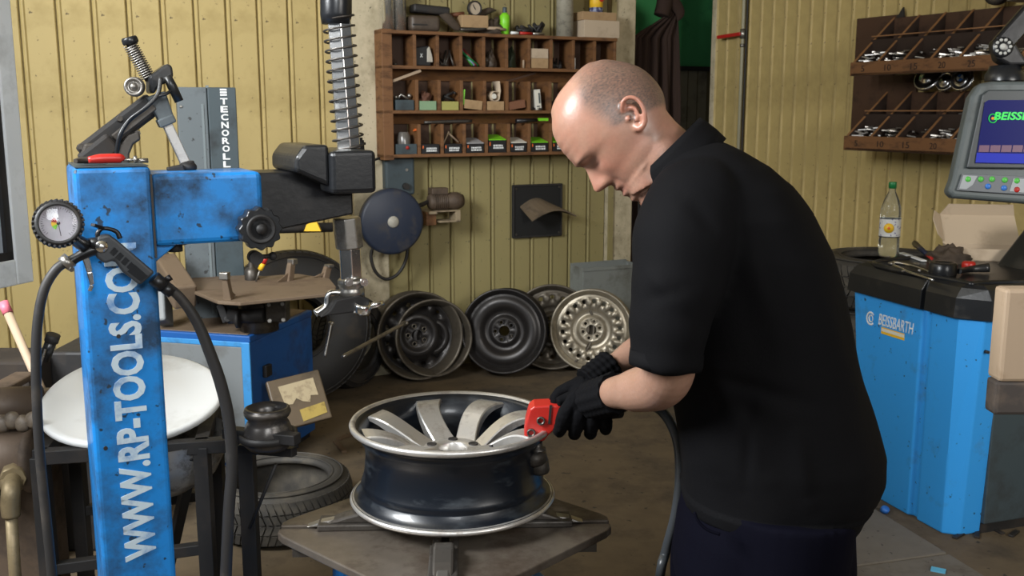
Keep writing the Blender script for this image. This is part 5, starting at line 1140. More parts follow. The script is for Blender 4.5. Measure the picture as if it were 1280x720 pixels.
for k, (x0, x1, y, m_, lb) in enumerate(((634, 643, 39, LETTERW, 'white barrelled pen piece left of the red pen on the shelf edge'), (645, 660, 38.5, RED, 'red pen lying on the shelf edge below the dark tool heap'), (661, 675, 37.5, STEEL, 'steel tip lying right of the red pen on the shelf edge'))):
    solo('pen', MB().tube([BP(TS(x0), zt6 + .009, .16), BP(TS(x1), zt6 + .009, .16)], .008, 10), m_, lb, 'pen')
s = TS(708); solo('grey_cylinder', MB().lathe([(0, 0), (.050, 0), (.050, .5), (0, .5)], BP(s, zt6, .09), ZH, 28), mat('mottled grey tube', (.30, .28, .22), .6, dirt=(.12, .11, .09), dscale=25, damt=.4), 'thick mottled grey cylinder standing on the right half of the shelf', 'cylinder')
cA = solo('cardboard_box', MB().box((TS(724), zt6, .03), (TS(768), ZB(26.5, 745), .17), BF), CARDP, 'lower pale cardboard box at the right end of the shelf top', 'box', bev=.002)
z8 = ZB(26.5, 745) + .001; z9 = ZB(16, 745)
solo('cardboard_box', MB().box((TS(723), z8, .04), (TS(765), z9, .16), BF), CARD, 'upper cardboard box at the right end of the shelf top', 'box', bev=.002)
tn = thing('printed_tin', 'yellow and red printed tin standing on the cardboard boxes', 'tin', BP(TS(746), z9 + .001, .10))
part('tin', MB().cyl(BP(TS(746), z9 + .001, .10), BP(TS(746), z9 + .13, .10), .040, 24), YLW, tn)
part('lower_band', MB().cyl(BP(TS(746), z9 + .002, .10), BP(TS(746), z9 + .030, .10), .0405, 24), mat('blue white print', (.30, .33, .45), .5, speck=(.02, .02, .1), spscale=60, spthr=.5), tn)
part('red_band', MB().prism([BP(TS(746) + .012 + .02 * cos(a), z9 + .085 + .025 * sin(a), .1415) for a in [2 * pi * k / 10 for k in range(10)]], -BN * .004), RED, tn)

# ================================================================== right wall rack with sloping bins
OUT = .31
sB0 = RS(1122, 30, .0)[0]; sB1 = 3.7; sK = RS(1074, 60, 0)[0]
zK0, zK1 = RS(1074, 186, 0)[1], RS(1074, 24, 0)[1]
rk_ = thing('parts_rack', 'brown wooden two tier rack of sloping open bins on the right yellow wall', 'rack', RP((sB0 + sB1) / 2, zK0, .15))
def rb(s0, s1, z0, z1, o0, o1): return MB().box((s0, z0, o0), (s1, z1, o1), RF)
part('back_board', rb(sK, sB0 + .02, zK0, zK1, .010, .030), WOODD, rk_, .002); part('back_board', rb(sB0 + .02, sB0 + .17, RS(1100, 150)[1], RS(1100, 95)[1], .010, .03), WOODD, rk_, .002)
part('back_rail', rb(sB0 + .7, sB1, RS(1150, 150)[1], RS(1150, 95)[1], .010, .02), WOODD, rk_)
def tier(ybt, ylt, ylb, xb, tn_, n):
    zb_t = RS(xb, ybt, 0)[1]; s0 = RS(xb, ybt, 0)[0]
    zl = RS(1066, ylt, OUT)[1]; zlb = RS(1066, ylb, OUT)[1]
    sw_ = .158
    s1 = s0 + n * sw_
    part('lip_board', rb(s0 - .01, s1, zlb, zl, OUT - .02, OUT), WOOD, rk_, .002)
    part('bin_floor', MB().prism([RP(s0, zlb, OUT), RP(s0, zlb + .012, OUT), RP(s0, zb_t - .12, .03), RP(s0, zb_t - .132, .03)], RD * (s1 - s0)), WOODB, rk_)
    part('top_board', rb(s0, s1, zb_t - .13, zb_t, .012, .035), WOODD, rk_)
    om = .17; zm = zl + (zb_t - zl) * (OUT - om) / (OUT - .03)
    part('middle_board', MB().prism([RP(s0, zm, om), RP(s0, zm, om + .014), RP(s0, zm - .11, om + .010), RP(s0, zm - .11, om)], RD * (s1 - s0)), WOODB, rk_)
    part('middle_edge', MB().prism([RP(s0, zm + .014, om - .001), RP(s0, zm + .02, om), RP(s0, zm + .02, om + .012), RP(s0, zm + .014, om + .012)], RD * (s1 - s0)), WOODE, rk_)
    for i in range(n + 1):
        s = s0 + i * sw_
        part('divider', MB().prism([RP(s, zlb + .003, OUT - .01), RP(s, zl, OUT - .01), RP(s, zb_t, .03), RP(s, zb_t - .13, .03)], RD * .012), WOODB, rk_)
        part('divider_edge', MB().prism([RP(s, zl, OUT - .01), RP(s, zl + .005, OUT - .01), RP(s, zb_t + .005, .03), RP(s, zb_t, .03)], RD * .012), WOODE, rk_)
    for i in range(n):   # loose wheel weights
        if s0 + i * sw_ > 2.6: continue
        for row, (oa, ob, fill) in enumerate(((.19, OUT - .03, .8 if (i + len(tn_)) % 4 != 3 else .2), (.05, .16, .35 if tn_ == 'lower' and i > 2 else 0))):
            random.seed(i * 7 + row + len(tn_)); mb = MB(); nn_ = int(30 * fill)
            if nn_ < 4: continue
            for k in range(nn_):
                s = s0 + i * sw_ + .03 + (sw_ - .05) * random.random(); oo = oa + (ob - oa) * (1 - random.random() ** 1.6)
                zf_ = zlb + .012 + (zb_t - .12 - zlb - .012) * (OUT - oo) / (OUT - .03) + .015 + .035 * random.random()
                an = random.random() * pi; dd = V((cos(an), sin(an), .3 * (random.random() - .3))) * (.018 + .012 * random.random()); c = RP(s, zf_, oo)
                mb.bar(c - dd, c + dd, .010, .006)
            o = solo('wheel_weights', mb, STEEL if (i % 3) else ALU, 'heap of loose metal weights in the %s bin of the %s row, %s tier' % (ORD[i], ('front', 'back')[row], tn_), 'weights'); o['kind'] = 'stuff'
    return s0, s1, zb_t, zl, zlb
T1 = tier(23, 78, 95, 1122, 'upper', 8)
T2 = tier(116, 170, 188, 1113, 'lower', 7)
# numerals painted on the lips
for T, nums in ((T1, ('5', '10', '15', '20', '25', '30', '35')), (T2, ('5', '10', '15', '20', '25', '30'))):
    for i, nm in enumerate(nums):
        text('numeral', nm, mat('faded black numeral', (.03, .014, .008), .8), rk_, RP(T[0] + .075 + i * .158, (T[3] + T[4]) / 2, OUT + .001), RD, ZH, .020 * len(nm), .03, .0006)
# hubcaps between the tiers
def cap(x, y, r, tl_, lab, emb=False):
    s, z = RS(x, y, .06); z = T2[2] + r * .92
    c = RP(s, z, .06); n = (RN + ZH * tl_ + RD * .1).normalized()
    t = thing('hubcap', lab, 'hubcap', RP(s, T2[2], .06))
    part('dish', MB().lathe([(r, 0), (r * 1.0, .008), (r * .85, .016), (r * .8, .012), (r * .45, .016), (r * .40, .022), (0, .024)], c, n, 36), CHROME, t)
    if emb:
        x_ = n.orthogonal().normalized(); y_ = n.cross(x_)
        part('emblem_ring', MB().lathe([(0, .0245), (r * .42, .0245), (r * .44, .020)], c, n, 24), BOXK, t)
        for k in range(4):
            pts = [c + n * .0255] + [c + n * .0255 + (x_ * cos(a) + y_ * sin(a)) * r * .28 for a in [pi / 2 * (k + j / 5) + .4 for j in range(6)]]
            part('emblem_quarter', MB().prism(pts, -n * .002), BTNB if k % 2 else LETTERW, t)
cap(1160, 108, .075, .55, 'plain chrome hubcap lying tilted between the two bin tiers')
cap(1203, 106, .062, .25, 'chrome hubcap with blue and white round emblem between the bin tiers', True)
cap(1182, 110, .05, .3, 'dark shaded hubcap between the two chrome hubcaps')
# bits on the rack top
s, z = RS(1245, 8, .12)
hn = thing('horn_coil', 'old dark metal horn coil lying on top of the right rack', 'horn', RP(s, T1[2], .12))
part('coil', MB().lathe([(.02, -.02), (.055, -.02), (.058, 0), (.055, .02), (.02, .02)], RP(s, T1[2] + .058, .12), RN, 28, closed=True), STEELD, hn); part('core', MB().cyl(RP(s, T1[2] + .058, .11), RP(s, T1[2] + .058, .145), .02, 16), BLKM, hn)
solo('pale_rag', crumple(RP(s + .22, T1[2], .13), .12, .08, .06, 17, .6), mat('pale cloth', (.40, .36, .30), .8), 'pale cloth heap on top of the right rack beside the horn coil', 'rag')
s, z = RS(1126, 20, .03)
solo('rack_hook', MB().prism([RP(s - .02, T1[2], .03), RP(s + .03, T1[2], .03), RP(s + .02, T1[2] + .05, .03), RP(s + .0, T1[2] + .02, .03)], RN * .012), BLKM, 'small black metal tab at the top left of the right rack', 'tab')

# ================================================================== left: wash stand, bowl, pot
ld = P(165, 498, 2.36)
ln = V((0.05, -.28, 1)).normalized()
Rl = .212
lx = V((1, 0, 0)); lx = (lx - ln * lx.dot(ln)).normalized(); ly = ln.cross(lx)
rr0 = []
for (f_, h_) in ((0.0, .004), (.6, .002), (.90, .004), (.97, .010), (1.0, .006), (1.0, -.004), (.96, -.012), (.6, -.016), (0.0, -.016)):
    rr0.append([ld + ln * h_ + (lx * cos(a) * 1.0 + ly * sin(a) * .98) * Rl * max(f_, .001) * (1 + .02 * cos(3 * a)) for a in [2 * pi * k / 64 for k in range(64)]])
solo('enamel_lid', MB().loft(rr0), WHITE, 'large round white enamel lid lying on the black stand behind the blue post', 'dish')  # the white lid laid on the stand, over the bowl
fr = thing('wash_stand', 'black square tube stand carrying the white lid behind the blue post', 'stand', V((ld.x, ld.y, 0)))
SF = Matrix.Translation(V((ld.x, ld.y, 0))) @ Matrix.Rotation(radians(12), 4, 'Z')
zs = ld.z - .075; h2 = .175
def sp(x, y, z): return SF @ V((x, y, z))
for sx in (-1, 1):
    for sy in (-1, 1): part('leg', MB().bar(sp(sx * h2, sy * h2, 0), sp(sx * h2, sy * h2, zs), .034, .034, up=(0, 1, 0)), BLKM, fr, .002)
for sy in (-1, 1):
    part('top_rail', MB().bar(sp(-h2, sy * h2, zs), sp(h2 + (.22 if sy < 0 else 0), sy * h2, zs + .0), .032, .032), BLKM, fr, .002); part('low_rail', MB().bar(sp(-h2, sy * h2, zs - .27), sp(h2, sy * h2, zs - .25), .026, .026), BLKM, fr, .002)
for sx in (-1, 1): part('side_rail', MB().bar(sp(sx * h2, -h2, zs), sp(sx * h2, h2, zs), .032, .032), BLKM, fr, .002)
part('brace', MB().bar(sp(h2 - .02, -h2, zs - .02), sp(.0, h2, .15), .024, .024), BLKM, fr, .002)
part('right_post', MB().bar(sp(h2 + .10, -h2, 0), sp(h2 + .10, -h2, zs + .02), .036, .036, up=(0, 1, 0)), BLKM, fr, .002)
bwc = sp(.06, -.05, zs - .0)
part('bowl', MB().lathe([(.165, 0), (.160, -.05), (.135, -.10), (.09, -.135), (.03, -.15), (0, -.15), (0, -.145), (.03, -.145), (.088, -.130), (.131, -.097), (.155, -.05), (.160, 0)], bwc, ZH, 40), mat('pitted steel bowl', (.40, .38, .35), .4, .6, dirt=(.03, .025, .02), dscale=24, damt=.5), fr, label='pitted dull metal bowl hanging under the lid')
pot = P(336, 538, 2.05)
kt = thing('metal_pot', 'greasy dark metal pot on the stand bracket right of the post', 'pot', pot - V((0, 0, .0)))
pc = P(336, 560, 2.05)
part('body', MB().lathe([(0, .0), (.040, .0), (.052, .012), (.055, .03), (.046, .055), (.040, .066), (.046, .072), (.047, .090), (.042, .092), (.042, .074), (.036, .066), (.042, .05), (.05, .03), (.04, .01), (0, .006)], pc, ZH, 32), mat('greasy pot', (.05, .045, .042), .3, .5, dirt=(.35, .33, .30), dscale=20, damt=.2), kt)
part('neck_band', MB().lathe([(.046, .074), (.0495, .078), (.0495, .084), (.046, .088)], pc, ZH, 32), STEELD, kt)
part('bracket', MB().bar(P(282, 540, 2.06), P(372, 549, 2.00), .028, .022).bar(P(300, 560, 2.14), P(368, 565, 2.08), .02, .02), BLKM, fr, .002)
part('pot_ring', MB().lathe([(.054, .022), (.062, .022), (.062, .036), (.054, .036)], pc, ZH, 32, closed=True), BLKM, fr)
part('thin_rod', MB().cyl(P(345, 580, 2.1), P(312, 660, 2.15), .004, 8), BLKM, fr)
# cast iron machine at the far left
ci = P(22, 560, 2.25)
im = thing('cast_iron_machine', 'old brown cast iron engine part with pipe at the lower left edge', 'machine', (ci.x - .1, ci.y, 0))
def ip(x, y, D=2.25): return P(x, y, D)
part('upper_casing', MB().cyl(ip(-60, 510, 2.3), ip(52, 505, 2.35), .045, 24), IRON, im); part('flange_plate', MB().box(ip(-60, 505, 2.25), ip(48, 472, 2.55)), IRON, im, .006)
part('lower_casing', MB().lathe([(.03, 0), (.085, 0), (.085, .012), (.07, .02), (.07, .20), (.08, .205), (.08, .225), (.03, .225)], ip(-70, 578, 2.3), V((1, .06, .02)), 28, caps=True), IRON, im)
part('flange_rib', MB().lathe([(.06, 0), (.088, 0), (.088, .012), (.06, .012)], ip(-10, 577, 2.3), V((1, .06, .02)), 28, closed=True), IRON, im)
for k in range(4):
    part('socket_lug', MB().lathe([(0, 0), (.015, .0), (.018, .012), (.014, .03), (0, .036)], ip(4 + k * 13, 535 - (k % 2) * 4, 2.22), V((.1, -.4, .8)), 12), mat('pale iron lug', (.20, .16, .12), .5, dirt=(.05, .04, .03), dscale=20), im)
part('body_block', MB().box((ip(-90, 600, 2.34).x, 2.34, 0), (ip(52, 600, 2.34).x, 2.46, ip(20, 500, 2.34).z)), IRON, im, .01)
part('elbow_nut', MB().cyl(ip(16, 600, 2.2), ip(17, 590, 2.26), .028, 8).cyl(ip(14, 612, 2.19), ip(15, 600, 2.2), .024, 16), RUST, im)
part('pipe_elbow', MB().tube([ip(16, 596, 2.22), ip(14, 612, 2.17), ip(13, 630, 2.165), ip(14, 645, 2.165)], [.019, .021, .021, .020], 16, sub=4), RUST, im)
pb0 = ip(14, 642, 2.165); part('pipe', MB().tube([pb0, ip(19, 720, 2.165), V((pb0.x + .005, pb0.y, .0))], .0135, 14), RUST, im)
solo('wall_crate', MB().box((ip(-70, 470, 3.1).x, 3.1, 0), (ip(36, 470, 3.1).x, 3.3, ip(0, 452, 3.1).z)), DARK, 'dark grimy box behind the cast iron machine at the left', 'crate', bev=.01)
stq_ = thing('broom_stick', 'pale wooden stick with pink taped end leaning at the left edge', 'stick', P(46, 470, 2.6))
d0, d1 = P(4, 378, 2.7), P(48, 478, 2.62); dd_ = d0 + (d1 - d0) * .14
part('pole', MB().cyl(dd_, d1 + (d1 - d0) * .6, .0115, 14), WOODL, stq_); part('pink_tape', MB().cyl(d0, dd_, .0135, 14), PINK, stq_, label='pink taped end')
db = thing('hand_torch', 'dark cylindrical tool standing between the left hose and the blue post', 'torch', P(57, 452, 2.45))
part('barrel', MB().cyl(P(55, 450, 2.45), P(65, 424, 2.45), .014, 16), PLAST, db); part('head', MB().cyl(P(64, 427, 2.45), P(67, 418, 2.45), .017, 16), BLKM, db); part('clip', MB().bar(P(50, 458, 2.42), P(57, 436, 2.42), .005, .004), CHROME, db)
# floor box that carries stuff behind the post (dark gap)
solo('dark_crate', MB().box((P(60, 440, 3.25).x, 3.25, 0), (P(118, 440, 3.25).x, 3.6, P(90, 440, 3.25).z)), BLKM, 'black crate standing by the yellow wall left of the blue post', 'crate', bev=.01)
# ================================================================== the mechanic
def remesh(mb, vox, smooth=3, fac=.5):
    me = mkmesh(mb, 'tmp', SKIN); bm_ = bmesh.new(); bm_.from_mesh(me); bmesh.ops.recalc_face_normals(bm_, faces=bm_.faces); bm_.to_mesh(me); bm_.free()
    o = bpy.data.objects.new('tmp', me); COL.objects.link(o)
    r = o.modifiers.new('r', 'REMESH'); r.mode = 'VOXEL'; r.voxel_size = vox; r.use_smooth_shade = True
    if smooth:
        s = o.modifiers.new('s', 'SMOOTH'); s.iterations = smooth; s.factor = fac
    bpy.context.view_layer.update()
    m2 = bpy.data.meshes.new_from_object(o.evaluated_get(bpy.context.evaluated_depsgraph_get()))
    bpy.data.objects.remove(o); bpy.data.meshes.remove(me); return m2
def put(name, me, m, parent, label=None):
    off = ROOT[parent]
    for v in me.vertices: v.co -= off
    me.materials.clear(); me.materials.append(m); me.name = name
    for p in me.polygons: p.use_smooth = True
    o = bpy.data.objects.new(name, me); COL.objects.link(o); o.parent = parent; ROOT[o] = off
    if label: o['label'] = label
    return o
man_loc = V((0.50, 1.80, 0))
man = thing('person', 'bald man in black polo shirt and navy trousers bending over the alloy wheel', 'person', man_loc)
DM = 1.80
Hc = P(762, 160, DM); kk = (Hc - CAM).dot(FWD) / FPX      # metres per pixel there
U = (XH * .80 + DOWN * .60); FW = (XH * -.60 + DOWN * .80); LT = U.cross(FW)
if LT.dot(FWD) > 0: LT = -LT           # LT points to the camera side (his left)
# slight turn of the head so that the far side just hides
def H(u, f, l): return Hc + (U * u + FW * f + LT * l) * kk
FRT = [(-77, 3), (-75, 16), (-63.6, 35), (-54.6, 46), (-44, 53), (-34.6, 57.2), (-19.4, 60.8), (-10, 61.8), (-4, 61.8), (2, 59), (7, 56), (18, 55), (31, 54.5), (40, 54), (50, 53.5), (60, 53), (70, 52), (78, 50), (84, 44), (89, 32)]
BCK = [(-77, 0), (-76, -12), (-74, -32), (-63, -56), (-43.4, -71.2), (-14.6, -82), (12, -80), (30, -72), (42, -60), (52, -48), (62, -34), (72, -18), (80, 0), (89, 24)]
WID = [(-77, 1), (-75, 17), (-70, 28), (-63, 38), (-52, 46), (-40, 51), (-20, 55), (0, 56), (14, 55), (25, 53), (38, 50), (50, 49), (60, 46.5), (70, 41), (78, 34), (85, 24), (89, 9)]
NOSE = [(-2, 0), (4, 1.5), (8, 5), (14, 9.5), (20, 13.0), (26, 17.0), (31, 20.2), (35, 20.8), (38, 18), (41, 10), (44, 2), (47, 0)]
NSIG = [(0, 5), (15, 6), (26, 8), (33, 10), (40, 10.5), (47, 9)]
def G(x, s): return exp(-(x / s) ** 2)
rings = []; NU, NV = 112, 96
for i in range(NV + 1):
    u = -77 + 166 * i / NV; f0_, b0_, w0_ = smooth_tab(FRT, u), smooth_tab(BCK, u), max(1, smooth_tab(WID, u))
    mid = max(min(-8, f0_ - 6), b0_ + 6) if u < 60 else (f0_ + b0_) / 2
    mid = min(max(mid, b0_ + 1), f0_ - 1); rg = []
    for j in range(NU):
        a = 2 * pi * j / NU; ca, sa = cos(a), sin(a)
        if ca > 0: e1, e2 = .92, .86
        else: e1, e2 = 1.0, 1.0
        if ca > 0 and u > 0: e1, e2 = .86, .90
        l = w0_ * math.copysign(abs(sa) ** e2, sa)
        f = mid + ((f0_ - mid) if ca > 0 else (mid - b0_)) * math.copysign(abs(ca) ** e1, ca)
        if ca > 0:
            al = abs(l)
            f += smooth_tab(NOSE, u) * G(l, lerp_tab(NSIG, u))
            f += 4.5 * G(al - 12, 4.5) * G(u - 37, 6)                       # nostril wings
            f -= 7.5 * G(al - 22, 11) * G(u - 9, 8)                           # eye sockets
            f += 3.2 * G(al - 22, 13) * G(u + 4, 5.5)                       # brow
            f += 4.2 * G(al - 22, 8) * G(u - 10, 4.6)                         # lowered lids
            f -= 1.6 * G(al - 22, 10) * G(u - 15.5, 1.6)                      # lash line
            f += 2.5 * G(al - 34, 12) * G(u - 28, 12)                       # cheek
            f -= 1.6 * G(al - 19 - (u - 40) * .25, 4) * G(u - 48, 10)                        # nasolabial fold
            f += 5.2 * G(al, 15) * G(u - 52.5, 4.2) + 5.6 * G(al, 14) * G(u - 65, 3.8) + 6.5 * G(al, 15) * G(u - 78.5, 6)
            f -= 2.4 * G(al, 17) * G(u - 58.5, 1.7)                         # mouth line
            f -= 1.3 * G(al, 30) * (G(u + 22, 1.8) + G(u + 33, 1.8) + .7 * G(u + 44, 1.6))   # forehead creases
            f -= 1.5 * G(al, 3) * G(u - 47, 5)
        rg.append(H(u, f, l))
    rings.append(rg)
body = MB(); body.loft(rings)
def X(px, py, l):    # image px in the head plane, l pixels towards the camera
    rx, ry = px - 762, py - 160
    return Hc + (XH * rx + DOWN * ry + LT * l) * kk
for sd_ in (1, -1):
    L_ = 55.5 * sd_; o1 = 4 * sd_; 
    body.tube([X(776, 153, L_ - o1), X(771, 146, L_ + o1 * .6), X(772, 138, L_ + o1 * 1.3), X(779, 133.5, L_ + o1 * 1.8), X(788, 136, L_ + o1 * 2.1), X(795, 145, L_ + o1 * 2.2), X(798, 156, L_ + o1 * 1.8), X(797, 165, L_ + o1 * 1.0), X(792, 170, L_ + o1 * .3), X(787, 166, L_ - o1 * .3)],
              [k * kk for k in (2.0, 2.6, 3.0, 3.1, 3.1, 3.1, 3.3, 4.0, 4.2, 3.0)], 10, sub=4)
    body.tube([X(778, 145, L_ + o1 * .4), X(786, 146, L_ + o1 * 1.0), X(790, 154, L_ + o1 * 1.0), X(788, 161, L_ + o1 * .4)], [k * kk for k in (2.0, 2.4, 2.4, 2.0)], 8, sub=4)
    body.prism([X(x, y, L_ - 3 * sd_) for x, y in ((774, 140), (786, 138), (795, 148), (796, 164), (788, 168), (782, 156), (774, 150))], LT * kk * 3.5 * sd_)
    body.ell(X(779, 158, L_ - 0 * sd_), 3.6 * kk)                                # tragus
# neck
body.tube([X(790, 160, 0), X(806, 181, 0), X(824, 202, 0), X(848, 228, 0), X(872, 258, 0)], [k * kk for k in (46, 47, 50, 55, 62)], 28, sub=4, flat=1.0)
for l_ in (20, -20):
    body.tube([X(778, 172, l_), X(790, 192, l_ * .95), X(799, 210, l_ * .85), X(812, 232, l_ * .8)], [24 * kk, 26 * kk, 26 * kk, 28 * kk], 24, sub=5)
# trunk, hidden by the clothes but continuous
def ringE(px0, px1, y, D, b, n=40, e=.85, dD=0.0, tilt=0):
    A, B = P(px0, y, D), P(px1, y, D); c = (A + B) / 2; a = (B - A).length / 2; out = []
    for k in range(n):
        t = 2 * pi * k / n; ca, sa = cos(t), sin(t)
        out.append(c + V((1, dD, 0)) * a * math.copysign(abs(ca) ** e, ca) + V((-dD * .4, 1, 0)) * b * math.copysign(abs(sa) ** e, sa) + ZH * (tilt * ca * a))
    return out
TR = [(180, 846, 905, .085), (200, 824, 945, .15), (225, 812, 975, .185), (260, 806, 1000, .205), (310, 806, 1020, .205), (360, 816, 1034, .20), (420, 832, 1046, .19), (480, 842, 1056, .185), (540, 850, 1062, .185), (600, 856, 1052, .18), (650, 858, 1046, .175)]
body.loft([ringE(x0 + 8, x1 - 8, y, DM, b - .012) for y, x0, x1, b in TR])
# arms
nA = [(P(872, 262, 1.66), .060), (P(856, 340, 1.62), .055), (P(838, 420, 1.60), .043), (P(836, 462, 1.615), .044), (P(824, 480, 1.65), .044), (P(800, 487, 1.70), .040), (P(775, 490, 1.76), .031), (P(752, 494, 1.82), .022), (P(735, 505, 1.86), .017)]
body.tube([p for p, r in nA], [r for p, r in nA], 24, sub=4)
fA = [(P(868, 262, 1.96), .058), (P(850, 330, 2.02), .052), (P(838, 405, 2.08), .046), (P(822, 425, 2.09), .042), (P(796, 442, 2.06), .036), (P(768, 458, 2.03), .026), (P(742, 474, 2.0), .016)]
body.tube([p for p, r in fA], [r for p, r in fA], 24, sub=4)
# legs
hipn, hipf = P(985, 640, 1.71), P(928, 640, 1.90)
def leg(h, kx, ky, fx, fy):
    return [(h, .105), (V((h.x + kx * .5, h.y + ky * .5, .62)), .088), (V((h.x + kx, h.y + ky, .44)), .064), (V((h.x + fx * .8, h.y + fy, .30)), .060), (V((h.x + fx, h.y + fy, .10)), .043), (V((h.x + fx - .02, h.y + fy, .05)), .04)]
nL = leg(hipn, -.02, -.04, .06, -.06); fL = leg(hipf, -.045, .04, -.02, .07)
for Lg in (nL, fL): body.tube([p for p, r in Lg], [r for p, r in Lg], 20, sub=4)
me = remesh(body, .0028, 5, .5)
# colour: skin tone with cropped hair, from the head's own frame
att = me.color_attributes.new('tone', 'FLOAT_COLOR', 'POINT')
base = V((.355, .20, .138)); red_ = V((.38, .15, .10)); hair = V((.075, .057, .047)); lip = V((.34, .11, .085)); armc = V((.33, .19, .135))
buf = []
for v in me.vertices:
    r = (v.co - Hc) / kk; u, f, l = r.dot(U), r.dot(FW), r.dot(LT); px = 762 + r.dot(XH); py = 160 + r.dot(DOWN)
    c = base.copy(); n1 = mnoise.noise(v.co * 45) ; n2 = mnoise.noise(v.co * 400)
    if u < 100 and f > -95 and v.co.z > 1.2 and px < 870:
        al = abs(l)
        k = (1 - min(1, abs(n1))) * .15
        c = c.lerp(red_, .25 + .3 * n1)
        c = c.lerp(red_, .55 * G(al - 30, 16) * G(u - 30, 18) * (1 if f > 0 else 0)); c = c.lerp(red_, .6 * G(l, 14) * G(u - 32, 12) * (1 if f > 50 else 0))
        c = c.lerp(lip, .7 * G(al, 18) * G(u - 59, 5) * (1 if f > 40 else 0))
        c = c.lerp(hair, .40 * G(al - 24, 12) * G(u + 2, 3.2) * (1 if f > 40 else 0))     # eyebrows
        if f > 35: c = c.lerp(V((.12, .05, .04)), .75 * G(al - 22, 9) * G(u - 15.5, 1.6)) # lash line
        ear = 769 < px < 804 and 128 < py < 176 and al > 56.5
        hl = 14 - 22 * max(0, min(1, (-u - 40) / 30))                         # hairline, front
        lo = 8 + max(0, 7 - f) * .50
        hh = max(0, min(1, (hl - f) / 16 + .3 * n1)) * max(0, min(1, (lo - u) / 7))
        if ear: hh = 0; c = c.lerp(red_, .6)
        if 757 < px < 772 and 150 < py < 172: hh = max(hh, .0)
        top = max(0, min(1, (-u - 45) / 30)); hh *= 1 - .55 * top
        c = c.lerp(hair, .88 * hh * (.85 + .5 * n2))
        if u > 30 and not ear: c = c.lerp(hair, .24 * (.7 + n2) * min(1, (u - 30) / 30) * max(0, min(1, (f + 55) / 45)))               # shaved jaw
        if ear and 780 < px < 794 and 148 < py < 162 and al < 58: c = V((.10, .04, .03))
    elif v.co.z < 1.3:
        c = armc.lerp(V((.26, .14, .09)), max(0, min(.55, .22 + .9 * n2 * .6 + .25 * n1)))
    else: c = base.lerp(red_, .5 + .4 * n1)
    buf += [c.x, c.y, c.z, 1]
att.data.foreach_set('color', buf)
put('body', me, SKIN, man)
# ---- shirt
ST = [(172, 850, 897, .075), (186, 828, 925, .125), (205, 812, 955, .165), (230, 803, 982, .195), (262, 800, 1004, .212), (310, 802, 1028, .215), (360, 812, 1042, .208), (420, 828, 1056, .202), (470, 838, 1068, .198), (520, 845, 1082, .198), (555, 849, 1093, .198), (580, 852, 1093, .194), (600, 854, 1084, .190), (616, 855, 1066, .186), (630, 857, 1060, .182)]
sh = MB(); sh.loft([ringE(x0, x1, y, DM, b, 56, .80, tilt=-.03 if y > 560 else 0) for y, x0, x1, b in ST])
sl_n = [(P(893, 232, 1.70), .060), (P(872, 255, 1.655), .082), (P(856, 300, 1.625), .087), (P(848, 350, 1.605), .079), (P(838, 400, 1.595), .068), (P(833, 440, 1.590), .0585), (P(832, 456, 1.590), .0575)]
sh.tube([p for p, r in sl_n], [r for p, r in sl_n], 36, sub=5, flat=.92, up=(1, 0, 0))
sl_f = [(P(880, 232, 1.92), .06), (P(862, 262, 1.97), .078), (P(850, 310, 2.01), .075), (P(842, 360, 2.05), .066), (P(836, 408, 2.08), .060)]
sh.tube([p for p, r in sl_f], [r for p, r in sl_f], 28, sub=5, up=(1, 0, 0))
me = remesh(sh, .0055, 5, .5)
bm_ = bmesh.new(); bm_.from_mesh(me); bm_.normal_update()
hemz = P(960, 628, DM).z
foldc = [(P(905, 470, 1.62), P(1040, 560, 1.72), .020, .007), (P(880, 440, 1.60), P(960, 600, 1.62), .016, .006), (P(870, 520, 1.62), P(905, 610, 1.62), .016, .006), (P(925, 280, 1.60), P(965, 420, 1.60), .022, .007), (P(1000, 330, 1.66), P(1070, 520, 1.72), .018, .006), (P(865, 470, 1.6), P(1010, 500, 1.62), .014, -.006), (P(940, 500, 1.6), P(935, 625, 1.6), .010, -.006), (P(985, 520, 1.62), P(1010, 625, 1.62), .018, .008), (P(800, 330, 1.54), P(870, 400, 1.52), .012, .004), (P(795, 380, 1.54), P(865, 360, 1.52), .012, -.004), (P(855, 245, 1.58), P(905, 300, 1.57), .014, -.005)]
for v in bm_.verts:
    c = v.co; d = mnoise.noise(V((c.x * 7, c.y * 6, c.z * 3.2))) * .010 + mnoise.noise(V((c.x * 16 + 4, c.y * 9, c.z * 7))) * .0035
    for a_, b_, wv, am in foldc:
        ab = b_ - a_; t = max(0, min(1, (c - a_).dot(ab) / ab.length_squared)); dd = (c - a_ - ab * t); dd.y *= .25
        d += am * G(dd.length, wv) * sin(pi * max(.08, min(.92, t)))
    if c.z < hemz + .03: d += .004
    v.co = c + v.normal * d
bm_.to_mesh(me); bm_.free()
shirt = put('shirt', me, CLOTHK, man, 'black short sleeved polo shirt')
# sleeve cuff, hem band, collar
def ringat(c, ax, r, rt, n=40, up=(1, 0, 0), flat=.92):
    ax = V(ax).normalized(); x = V(up) - ax * V(up).dot(ax); x.normalize(); y = ax.cross(x)
    return [c + x * cos(2 * pi * k / n) * r + y * sin(2 * pi * k / n) * r * flat for k in range(n)]
ax = (P(832, 458, 1.59) - P(838, 400, 1.595)).normalized(); cE = P(832, 456, 1.590)
part('sleeve_band', MB().loft([ringat(cE - ax * .022, ax, .0605, 0), ringat(cE - ax * .004, ax, .0610, 0), ringat(cE + ax * .003, ax, .0600, 0), ringat(cE + ax * .003, ax, .055, 0), ringat(cE - ax * .004, ax, .055, 0)], closed=False), CLOTHK, shirt)
